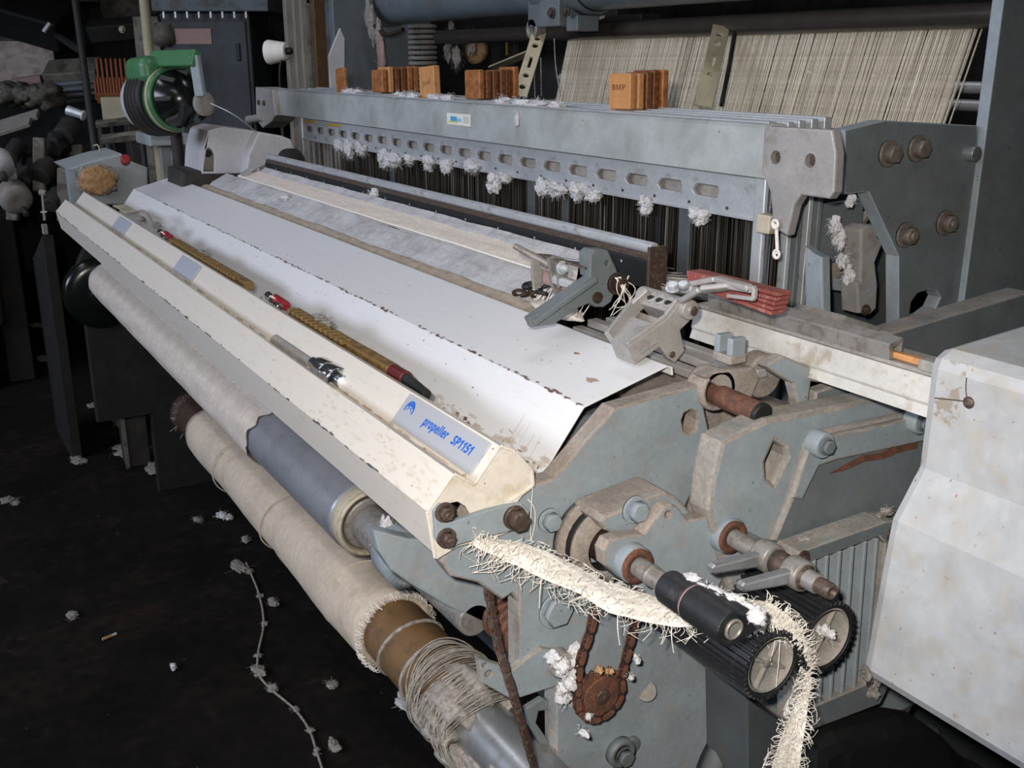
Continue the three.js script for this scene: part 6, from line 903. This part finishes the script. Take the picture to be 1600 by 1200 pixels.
// ---------- yarn feeder and cone ----------
{
  const c = [-2.3559,1.4015,-0.2938], A = V([-2.4282,1.3811,-0.2621]), Bq = V([-2.1521,1.402,-0.3708]), ax = Bq.clone().sub(A).normalize(), at = (s) => A.clone().addScaledVector(ax, s).toArray();
  const t = thing('yarn_feeder', 'green and black yarn feeder with a white rear dome', 'feeder');
  const L = (a, b, prof, m, name, lab) => part(name, lathe(at(a), at(b), prof, 36), m, t, lab);
  L(-0.03, 0.05, [[0, -0.035], [0.05, -0.03], [0.085, -0.01], [0.095, 0.02], [0.095, 0.03], [0, 0.03]], M.plasticfar, 'rear_dome', 'white rear dome');
  L(0.0, 0.1, [[0, 0], [0.1, 0], [0.104, 0.01], [0.104, 0.075], [0.096, 0.085], [0, 0.085]], M.black, 'body');
  for (let i = 0; i < 4; i++) L(0.012 + i * 0.018, 0.02, [[0.1, 0], [0.107, 0], [0.107, 0.006], [0.1, 0.006], [0.1, 0]], M.bgdark, 'fin');
  L(0.09, 0.15, [[0, 0], [0.094, 0], [0.094, 0.03], [0.085, 0.036], [0, 0.036]], M.green, 'green_ring', 'green ring'); L(0.105, 0.15, [[0.094, 0], [0.0965, 0], [0.0965, 0.012], [0.094, 0.012], [0.094, 0]], M.bgcream, 'label_band');
  L(0.13, 0.2, [[0, 0], [0.086, 0], [0.086, 0.012], [0.078, 0.03], [0.056, 0.06], [0.03, 0.082], [0, 0.085]], M.blackgloss, 'drum', 'glossy black winding drum');
  for (let i = 0; i < 8; i++) { const a = i / 8 * 2 * PI, u = new THREE.Vector3(0, 1, 0).addScaledVector(ax, -ax.y).normalize(), w = ax.clone().cross(u); const d = u.clone().multiplyScalar(Math.cos(a)).addScaledVector(w, Math.sin(a)); part('drum_bar', bar(V(at(0.15)).addScaledVector(d, 0.088).toArray(), V(at(0.2)).addScaledVector(d, 0.07).toArray(), 0.014, 0.006), M.bgdark, t); }
  const u = new THREE.Vector3(0, 1, 0).addScaledVector(ax, -ax.y).normalize(), w = ax.clone().cross(u);
  const o = (s, h, k = 0) => V(at(s)).addScaledVector(u, h).addScaledVector(w, k).toArray();
  part('top_housing', (() => { const g = new RoundedBoxGeometry(0.12, 0.085, 0.17, 3, 0.03); g.applyMatrix4(new THREE.Matrix4().makeBasis(ax, u, w)); const p = o(0.05, 0.085, 0); g.translate(...p); return g; })(), M.green, t, 'rounded green top housing'); part('arm', bar(o(0.06, 0.118, 0.02), o(0.28, 0.105, 0.02), 0.05, 0.028, 0.006), M.green, t, 'green top arm'); part('arm_end', bar(o(0.27, 0.115, 0.02), o(0.275, 0.0, 0.02), 0.03, 0.02, 0.004), M.bluegrey, t); part('eye_disc', lathe(o(0.25, -0.02, 0.0), o(0.3, -0.02, 0.0), [[0, 0], [0.035, 0.002], [0.035, 0.014], [0.02, 0.02], [0, 0.02]]), M.dustgrey, t); part('badge', lathe(o(0.04, 0.1, -0.078), o(0.04, 0.1, -0.1), [[0, 0], [0.007, 0], [0.006, 0.004], [0, 0.004]]), M.plasticfar, t); { const b0 = o(0.08, -0.02, 0), b1 = [b0[0] - 0.45, b0[1] - 0.1, b0[2] - 0.12]; part('arm_rear', bar(b0, b1, 0.03, 0.03, 0.004), M.bgdark, t); part('stand', rod([b1[0], 0, b1[2]], [b1[0], b1[1] + 0.02, b1[2]], 0.02), M.bgdark, t); }
  one('feed_thread', tube([o(0.29, -0.02), [-2.0393,1.359,-0.3911], [-2.3396,1.2881,-0.55]], 0.0012, 12, 4), M.thread, 'fine yarn from the feeder to the far white housing', 'thread');
  const k = thing('yarn_cone', 'cream yarn cone tilted on a thin wire stand', 'yarn cone'); const ca = [-3.0758,1.5304,-0.8429], cb = [-3.0167,1.535,-0.9042]; part('yarn', lathe(ca, cb, [[0, 0], [0.03, 0], [0.043, 0.006], [0.046, 0.014], [0.033, 0.082], [0.026, 0.086], [0.012, 0.083], [0, 0.083]], 32), M.thread, k); part('tube', rod(V(cb).lerp(V(ca), 0.2).toArray(), V(cb).lerp(V(ca), -0.25).toArray(), 0.013), M.black, k); part('stand', tube([cb, [-3.0167,1.4883,-0.8758], [-3.0357,1.3702,-0.8741]], 0.004, 10, 6), M.bgdark, k);
  const rp = [-3.0357,1.3702,-0.8741]; part('stand_foot', rod(rp, [rp[0], 0.0, rp[2]], 0.006), M.bgdark, k);
}
// ---------- poles, posts and machines behind, from the nearest to the farthest ----------
{
  const post = (name, label, top, d, r, m, cat) => { const t = thing(name, label, cat); return t; };
  const wp = thing('white_pole', 'slim white pole rising behind the green feeder', 'pole'), w0 = [-3.6373,1.4569,-0.5287]; part('pole', rod([w0[0], 0, w0[2]], [w0[0] - 0.0, 2.7, w0[2]], 0.02), M.bgcream, wp); part('collar', pipe([w0[0], 1.5, w0[2]], [w0[0], 1.52, w0[2]], 0.026, 0.02), M.bgdark, wp);
  const dk = thing('dark_pole', 'thin dark pole slanting at the left before the machines', 'pole'), d0 = [-3.4532,1.8106,-0.2341], d1 = [-3.0017,1.1355,-0.1716]; part('pole', rod(d1, d0, 0.013), M.black, dk); part('base', rod([d1[0], 0, d1[2]], d1, 0.02), M.black, dk); part('wire', tube([[-3.0069,1.2112,-0.1682], [-3.0011,1.2156,-0.1806], [-2.9763,1.186,-0.1837], [-2.9647,1.1471,-0.1795]], 0.003, 12, 5), M.strapm, dk);
  const fp = thing('far_post', 'dark grey frame post at the far end of the harness', 'post'); const f0 = [-3.4208,1.6959,-1.3], f1 = [-2.7525,1.6719,-1.3]; part('column', box(f0[0], f0[0] + 0.04, 0, 2.3, -1.7, -1.24, 0.006), M.greydark, fp); part('edge', box(f0[0] - 0.05, f0[0], 0, 2.3, -1.3, -1.24, 0.004), M.bgblue, fp);
  part('gusset', extX([[-1.1374,1.6223],[-1.1541,1.5843],[-1.1442,1.3902],[-1.0847,1.3909],[-1.0837,1.5168]], -3.06, -3.045, { bevel: 0.002 }), M.plasticfar, fp, 'pale pointed gusset sheet');
  const bd = thing('board_stack', 'bundle of pale upright corrugated boards behind the yarn cone', 'boards'); for (let i = 0; i < 4; i++) { const p = [[-3.8197,1.3726,-1.1964], [-3.8016,1.3726,-1.2271], [-3.7849,1.3726,-1.2551], [-3.7698,1.3726,-1.2806]][i]; part('board', box(p[0] - 0.02, p[0] + 0.02, 0.6, [1.78, 1.78, 1.79, 1.75][i], p[2] - 0.018, p[2] + 0.018, 0.008), i === 3 ? M.bgpaint : M.bgcloth, bd); } const pp = [-3.7593,1.4009,-1.3158]; part('brown_post', box(pp[0] - 0.03, pp[0] + 0.03, 0, 2.3, pp[2] - 0.03, pp[2] + 0.03, 0.006), M.brownboard, bd); part('tag', box(pp[0] - 0.25, pp[0] - 0.05, 1.79, 1.805, pp[2], pp[2] + 0.08, 0.003), M.cardboard, bd);
  // cabinet in the middle distance
  const cb = thing('dark_cabinet', 'dark blue-grey cabinet with a pink notice behind the feeder', 'cabinet'); const c0 = [-4.3037,1.2788,-0.7336], c1 = [-4.0862,1.2788,-1.1004]; const dir = V(c1).sub(V(c0)).normalize(); const ang = Math.atan2(-dir.z, dir.x), cw = V(c1).distanceTo(V(c0));
  const place = (g) => { g.translate(0, 0, -0.4); g.rotateY(ang); g.translate((c0[0] + c1[0]) / 2, 0, (c0[2] + c1[2]) / 2); return g; };
  part('carcass', place(box(-cw / 2, cw / 2, 0, 1.72, 0, 0.4, 0.01)), M.bgblue2 = mat({ base: 0x343b40, mottle: 0.15, dirt: 0x2d2c2a, dirtAt: 0.5 }, 0.5, 0.6), cb); part('side_trim', place(box(-cw / 2 - 0.12, -cw / 2, 0.4, 1.70, 0.1, 0.42, 0.006)), M.bgpaint, cb); part('notice', place(box(-0.14, 0.03, 1.575, 1.645, 0.409, 0.414, 0.001)), M.pink, cb, 'faded pink notice'); part('handle', place(box(0.14, 0.16, 1.5, 1.58, 0.4, 0.42, 0.005)), M.bgdark, cb); part('shelf_edge', place(box(0, cw / 2, 1.13, 1.15, 0.38, 0.42, 0.003)), M.bgpaint, cb);
  part('door', place(box(-cw / 2 + 0.02, cw / 2 - 0.02, 0.1, 1.68, 0.4, 0.41, 0.004)), M.bgblue2, cb);
  // creel shelf
  const cr = thing('blue_shelf', 'bluish steel shelf with hooks above the dark cabinet', 'shelf'); part('tray', place(box(-cw / 2 - 0.02, cw / 2 + 0.1, 1.72, 1.84, 0.0, 0.44, 0.006)), M.bgblue, cr); for (let i = 0; i < 8; i++) part('hook', place(box(-cw / 2 + 0.03 + i * 0.055, -cw / 2 + 0.04 + i * 0.055, 1.69, 1.72, 0.43, 0.44, 0.002)), M.zinc, cr);
  const wb = thing('white_carton', 'small pale carton standing on the bluish shelf', 'carton'); part('body', place(box(-0.1, -0.02, 1.84, 1.92, 0.3, 0.42, 0.004)), M.plasticfar, wb);
  // red-brown spindle rack and cream bin
  const rk = thing('spindle_rack', 'rack of rust-orange spindles beyond the dark pole', 'rack'); const k0 = [-4.6631,1.3313,-0.5704]; const K = (a) => [k0[0] + a * dir.x, 0, k0[2] + a * dir.z]; for (let i = 0; i < 7; i++) { const p = K(-0.08 + i * 0.0235); part('spindle', rod([p[0], k0[1] - 0.02, p[2]], [p[0], k0[1] + 0.18, p[2]], 0.006), M.bgorange, rk); } for (let i = 0; i < 12; i++) { const p = K(-0.088 + i * 0.0155); part('tine', rod([p[0], k0[1] - 0.02, p[2] + 0.012], [p[0], k0[1] + 0.09, p[2] + 0.012], 0.006), M.bgorange, rk); } part('bar', bar([K(-0.1)[0], k0[1] - 0.01, K(-0.1)[2]], [K(0.1)[0], k0[1] - 0.01, K(0.1)[2]], 0.02, 0.05), M.bgorange, rk); part('legs', [rod([K(-0.09)[0], 0, K(-0.09)[2] - 0.05], [K(-0.09)[0], k0[1], K(-0.09)[2] - 0.05], 0.012), rod([K(0.09)[0], 0, K(0.09)[2] - 0.05], [K(0.09)[0], k0[1], K(0.09)[2] - 0.05], 0.012)], M.bgdark, rk);
  const bin = thing('cream_bin', 'cream plastic bin below the rust-orange spindles', 'bin'); const b0 = [-4.4219,1.2788,-0.5342]; part('bin', (() => { const g = box(-0.09, 0.085, -0.055, 0.055, -0.1, 0.0, 0.008); g.rotateY(ang); g.translate(b0[0], b0[1], b0[2]); return g; })(), M.bgcream, bin); part('stand', box(b0[0] - 0.06, b0[0] + 0.06, 0, b0[1] - 0.055, b0[2] - 0.12, b0[2] - 0.02, 0.006), M.bgdark, bin);
  // bench rails
  for (const [a, b, l, w] of [[[-3.8071,1.243,-0.3169], [-3.7086,1.2638,-0.4957], 'upper pale angle rail below the cream bin', 0.022], [[-3.5598,1.1952,-0.2939], [-3.4327,1.225,-0.5264], 'lower pale angle rail below the green feeder', 0.03]]) { const r = thing('angle_rail', l, 'rail'); part('rail', bar(a, b, 0.03, w, 0.003), M.bgpaint, r); for (const s of [0.08, 0.92]) { const p = V(a).lerp(V(b), s).toArray(); part('leg', rod([p[0], 0, p[2]], p, 0.012), M.bgdark, r); } }
  // the next loom on the left: beams, castings, a cloth sheet, bobbins
  const nl = thing('second_loom', 'dark neighbouring loom with dusty castings at the left', 'loom'); const n = (u, v, d) => null;
  const q = [[-5.2182,1.3864,-0.2842], [-5.0621,1.3864,-0.5473], [-4.9524,1.4281,-0.3472]];
  part('panel', bar([-5.3152,1.424,-0.3489], [-5.174,1.4438,-0.5992], 0.16, 0.1, 0.01), M.bgpaint, nl); part('roller_bank', [0, 1, 2, 3].map((i) => rod(V([-5.0687,1.3789,-0.3263]).add(new THREE.Vector3(0, -i * 0.03, 0)).toArray(), V([-4.9581,1.3981,-0.5246]).add(new THREE.Vector3(0, -i * 0.03, 0)).toArray(), 0.013)), M.bgblue, nl); part('top_beam', bar([-5.7073,1.6593,-0.6532], [-5.488,1.7018,-1.0492], 0.1, 0.1, 0.01), M.bgdark, nl); part('cross_beam', bar([-6.012,1.808,-0.2304], [-5.7735,1.6947,-0.5632], 0.3, 0.2, 0.02), M.bgblack, nl);
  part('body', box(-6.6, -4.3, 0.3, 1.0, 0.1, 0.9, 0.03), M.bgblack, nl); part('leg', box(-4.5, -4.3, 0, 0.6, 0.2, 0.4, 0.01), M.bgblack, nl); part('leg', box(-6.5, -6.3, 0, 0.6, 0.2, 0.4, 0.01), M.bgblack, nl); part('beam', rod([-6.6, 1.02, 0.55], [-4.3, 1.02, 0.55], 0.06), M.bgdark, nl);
  { const cs2 = [[-3.8957,1.1664,-0.0178], [-3.803,1.1956,-0.0893], [-3.8694,1.1547,-0.1578], [-3.8134,1.0894,-0.1096], [-3.7195,1.0763,-0.1572], [-3.9011,1.0665,-0.0502], [-3.759,0.9739,-0.1305], [-3.8818,1.1587,-0.242], [-3.8889,1.0566,-0.2702], [-3.9142,1.2375,-0.2356], [-3.94,1.0665,0.0153]];
    cs2.forEach((p, i) => part('casting', i % 3 === 0 ? rod(p, [p[0] + 0.06, p[1] - 0.05, p[2] + 0.05], 0.035 + (i % 2) * 0.012) : i % 3 === 1 ? bar(p, [p[0] + 0.02, p[1] - 0.22, p[2] + 0.03], 0.05, 0.035, 0.008) : fuzzBlob(p, 0.055, 0.06, 0.05, i * 3, 0.5), [M.bgdark, M.bgpaint, M.bgblack][i % 3], nl));
    part('stand', box(-4.6, -4.4, 0, 1.1, 0.0, 0.12, 0.01), M.bgblack, nl); }
  const tw = thing('dust_heap', 'grey heap of fluffy waste on the neighbouring loom', 'waste heap'); part('heap', [0, 1, 2, 3].map((i) => fuzzBlob(V([-4.9303,1.3374,-0.1235]).lerp(V([-4.8385,1.3313,-0.2746]), i / 3).toArray(), 0.09, 0.06, 0.08, i * 5, 0.6)), M.bgpaint, tw); 
  const cs = thing('cloth_sheet', 'pinkish grey cloth hanging flat in the left background', 'cloth'); part('sheet', (() => { const a = [-7.213,1.6569,-0.1664], b = [-6.9438,1.6569,-0.6204]; return extZ([[0, 0], [V(a).distanceTo(V(b)), 0], [V(a).distanceTo(V(b)), 0.36], [0, 0.36]], 0, 0.02, { bevel: 0.003 }).rotateY(Math.atan2(-(b[2] - a[2]), b[0] - a[0])).translate(a[0], a[1] - 0.36, a[2]); })(), M.bgsheet, cs); part('hem', bar([-7.1533,1.6517,-0.1612], [-6.886,1.6517,-0.612], 0.02, 0.03), M.bgpaint, cs);
  const pk = thing('pink_roll', 'dusty pink roll of cloth beneath the hanging sheet', 'roll'); part('roll', rod([-6.0865,1.372,-0.2487], [-6.0025,1.3939,-0.4038], 0.03), M.pink, pk); part('core', rod([-6.0933,1.3683,-0.2349], [-5.9957,1.3976,-0.4175], 0.012), M.bgdark, pk);
  const ws = thing('paper_bundle', 'crumpled pale paper bundle on the neighbouring loom', 'paper'); part('sheet', [bar([-4.5823,1.208,-0.015], [-4.5036,1.2601,-0.1795], 0.08, 0.02, 0.004), bar([-4.5186,1.1852,-0.0059], [-4.4567,1.2282,-0.1365], 0.07, 0.02, 0.004)], M.bgcloth, ws);
  const bb = thing('bobbin', 'silver bobbin lying by the dark pole', 'bobbin'); part('barrel', rod([-3.6632,1.3092,-0.1892], [-3.6248,1.2894,-0.2419], 0.02, 0.017), M.zinc, bb); part('rim', rod([-3.6261,1.2894,-0.2397], [-3.6215,1.2869,-0.246], 0.021), M.plasticfar, bb);
  const yl = thing('yarn_package', 'white yarn package lying beside the left edge', 'yarn package'); part('yarn', lathe([-3.8048,0.9799,0.0456], [-3.6468,0.9177,0.0227], [[0, 0], [0.06, 0], [0.065, 0.01], [0.065, 0.07], [0.055, 0.085], [0.03, 0.09], [0, 0.085]], 32), M.bgcloth, yl); part('core', rod([-3.6632,0.9262,0.0245], [-3.6155,0.9057,0.0183], 0.012), M.bgdark, yl);
  const yl2 = thing('yarn_package', 'pale blue-grey yarn package cut by the left edge', 'yarn package'); part('yarn', lathe([-3.7583,1.1159,0.0894], [-3.6135,1.0646,0.082], [[0, 0], [0.05, 0], [0.06, 0.01], [0.055, 0.08], [0, 0.085]], 32), M.plasticfar, yl2); part('core', rod([-3.6411,1.0722,0.0829], [-3.5852,1.0547,0.0815], 0.012), M.bgdark, yl2);
  const lv = thing('pale_lever', 'slim pale lever standing in front of the neighbouring loom', 'lever'); part('bar', bar([-3.5197,1.0041,-0.0392], [-3.4853,0.8953,-0.0306], 0.012, 0.008), M.bgcloth, lv); part('head', rod([-3.5249,1.0041,-0.0305], [-3.5106,0.9993,-0.0515], 0.012), M.bgcloth, lv); part('foot', box(...(() => { const p = [-3.4769,0.8638,-0.0256]; return [p[0] - 0.015, p[0] + 0.015, p[1] - 0.02, p[1] + 0.02, p[2] - 0.01, p[2] + 0.01]; })(), 0.003), M.bgcloth, lv);
  one('lamp_tube', rod([-4.7045,1.6327,-0.2742], [-4.6998,1.674,-0.3074], 0.011), M.zinc, 'short bright metal tube in the dark upper left', 'tube');
  one('brass_nut', bolt([-5.0642,1.659,-0.7106], [0.8, 0, 0.5], 0.014, 0.02), M.strapm, 'small pale nut on the dark beam behind', 'nut');
  part('arm', bar([-4.2127,1.6058,-0.2657], [-3.3109,1.5386,-0.2049], 0.02, 0.02), M.black, dk);
  one('overhead_duct', (() => { const g = box(-6.5, -3.8, 2.0, 2.6, 0.0, 0.9, 0.05); return g; })(), M.bgblack, 'black overhead casing in the upper left corner', 'casing');
  one('brown_drum', rod([-6.1389,1.8398,-0.8574], [-5.9482,1.8209,-1.1674], 0.18, 0.18, 32), M.bgpaint, 'large brown beam of yarn high in the background', 'beam');
  one('tin_lamp', [lathe([-4.308,1.659,-0.7536], [-4.2925,1.6012,-0.7444], [[0, 0], [0.05, 0.0], [0.055, 0.08], [0.03, 0.1], [0, 0.1]])], M.bgpaint, 'dull tin can hanging beside the white pole', 'can');
  const wp2 = thing('green_bench', 'grey-green bench end below the feeder', 'bench'); const g0 = [-3.0977,1.2009,-0.4605]; part('top', box(g0[0] - 0.14, g0[0] + 0.1, g0[1], g0[1] + 0.04, g0[2] - 0.06, g0[2] + 0.1, 0.006), M.bgpaint2, wp2); part('leg', [box(g0[0] - 0.13, g0[0] - 0.1, 0, g0[1], g0[2] - 0.02, g0[2] + 0.02), box(g0[0] + 0.06, g0[0] + 0.09, 0, g0[1], g0[2] - 0.02, g0[2] + 0.02)], M.bgpaint2, wp2); part('wedge', extX([[-0.474,1.1914],[-0.5284,1.1747],[-0.5199,1.136],[-0.4975,1.1322],[-0.4765,1.1671]], -3.25, -3.2, { bevel: 0.003 }), M.bgpaint2, wp2);
  one('dark_backdrop', box(-8.5, -3.5, 0, 2.4, -2.9, -2.8, 0.01), M.bgdark, 'dark partition added for the unlit depth behind the looms', 'partition');  // dark backing added for the unlit depth seen behind the harness
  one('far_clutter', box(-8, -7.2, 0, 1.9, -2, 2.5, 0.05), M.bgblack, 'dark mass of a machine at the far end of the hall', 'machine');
}
// ---------- the floor's litter ----------
{
  const F = [[690, 170, 690, 26, 8], [205, 703, 28, 12, 9], [255, 706, 30, 10, 8], [240, 735, 20, 9, 6], [265, 742, 25, 5, 4]];
  const L = [[[-3.1563,0,-0.1772], 0.085, 'large pale lint patch on the floor under the far roll end'], [[-3.0696,0,-0.3234], 0.085, 'grey lint patch beside the largest one under the roll end'], [[-2.888,0,-0.2285], 0.05, 'lint patch in front of the two large ones'], [[-2.8172,0,-0.272], 0.04, 'thin bright lint sliver below the large patches'], [[-2.9044,0,-0.4233], 0.05, 'lint patch on the floor close to the roll'], [[-3.1446,0,0.0085], 0.045, 'lone lint sliver left of the large patches'], [[-2.8391,0,0.2804], 0.05, 'lint sliver on the floor at the left edge'], [[-3.798,0,-0.169], 0.04, 'lint sliver before the dark panel'], [[-2.5681,0,-0.4376], 0.03, 'lint scrap beside the cloth roll'], [[-2.3344,0,-0.2555], 0.03, 'small bright lint flake in the open floor'], [[-2.3283,0,-0.337], 0.04, 'tall lint flake next to the small bright one'], [[-2.1052,0,-0.3519], 0.022, 'tiny lint flake before the strand'], [[-1.9172,0,-0.2748], 0.045, 'lint clump at the upper end of the floor strand'], [[-1.6567,0,-0.2964], 0.03, 'long thin lint sliver right of the strand'], [[-1.5809,0,-0.4315], 0.025, 'roundish lint flake below the cloth roll'], [[-1.418,0,-0.4155], 0.02, 'faint lint flake near the frayed roll edge'], [[-1.1868,0,-0.2885], 0.022, 'lint flake on the floor in line with the roll end'], [[-1.461,0,0.0334], 0.012, 'bright lint speck on the open dark floor'], [[-1.8695,0,0.2179], 0.022, 'bent paper scrap on the open dark floor'], [[-1.3391,0,-0.1492], 0.03, 'lint clump half way along the floor strand'], [[-1.2496,0,-0.1553], 0.02, 'second lint clump along the floor strand'], [[-0.9447,0,-0.204], 0.026, 'greenish lint smear near the bottom edge'], [[-5.5604,0,-0.1452], 0.06, 'pale sliver of wood on the far floor'], [[-4.7741,0,-0.0701], 0.06, 'tan splinter on the far floor beside the panel'], [[-1.0023,0,-0.4195], 0.04, 'wispy lint by the hanging waste thread'], [[-3.5154,0,-0.2207], 0.06, 'dusty grey lint at the foot of the far leg']];
  L.forEach(([p, s, l], i) => one('floor_lint', [lintGeo([p[0], 0.006, p[2]], s * rr(0.8, 1.2), 0.007, s * rr(0.45, 0.8), 4, 10), ...(s > 0.03 ? [lintGeo([p[0] + s * 0.6, 0.005, p[2] - s * 0.4], s * 0.5, 0.005, s * 0.4, 3, 6)] : [])], i % 7 === 3 ? M.lint : M.lintgrey, l, 'lint'));
  const st = [[-1.9413,0.004,-0.3025], [-1.7226,0.004,-0.2741], [-1.557,0.004,-0.2344], [-1.4062,0.004,-0.1706], [-1.3171,0.004,-0.1459], [-1.2374,0.004,-0.1532], [-1.132,0.004,-0.1742], [-1.0371,0.004,-0.1768], [-0.9495,0.004,-0.163], [-0.8566,0.004,-0.1475]];
  one('floor_strand', [tube(st, 0.0035, 80, 5), ...st.slice(1).map((p) => lintGeo(p, 0.012, 0.005, 0.012, 2, 8))], M.lintgrey, 'long thread of waste winding across the dark floor', 'thread');
  const b = thing('cigarette_butt', 'cigarette butt with orange filter on the dark floor', 'cigarette butt'), a = [-1.6979,0.006,0.1668], c = [-1.7094,0.006,0.1283]; const mid = V(a).lerp(V(c), 0.7).toArray(); part('filter', rod(a, mid, 0.0042), M.cardboard, b); part('paper', rod(mid, c, 0.004), M.plasticfar, b);
}
// ---------- every thing's origin at its own base; shadows on ----------
scene.updateMatrixWorld(true);
for (const o of [...scene.children]) {
  if (o.isLight || o.isCamera) continue;
  const bb = new THREE.Box3().setFromObject(o); if (bb.isEmpty()) { scene.remove(o); continue; }
  const c = bb.getCenter(new THREE.Vector3()); c.y = bb.min.y;
  if (o.isGroup) { for (const k of o.children) k.position.sub(c); o.position.copy(c); }
  else if (o.position.lengthSq() === 0 && !o.isInstancedMesh) { o.geometry.translate(-c.x, -c.y, -c.z); o.position.copy(c); }
}
renderer.render(scene, camera);
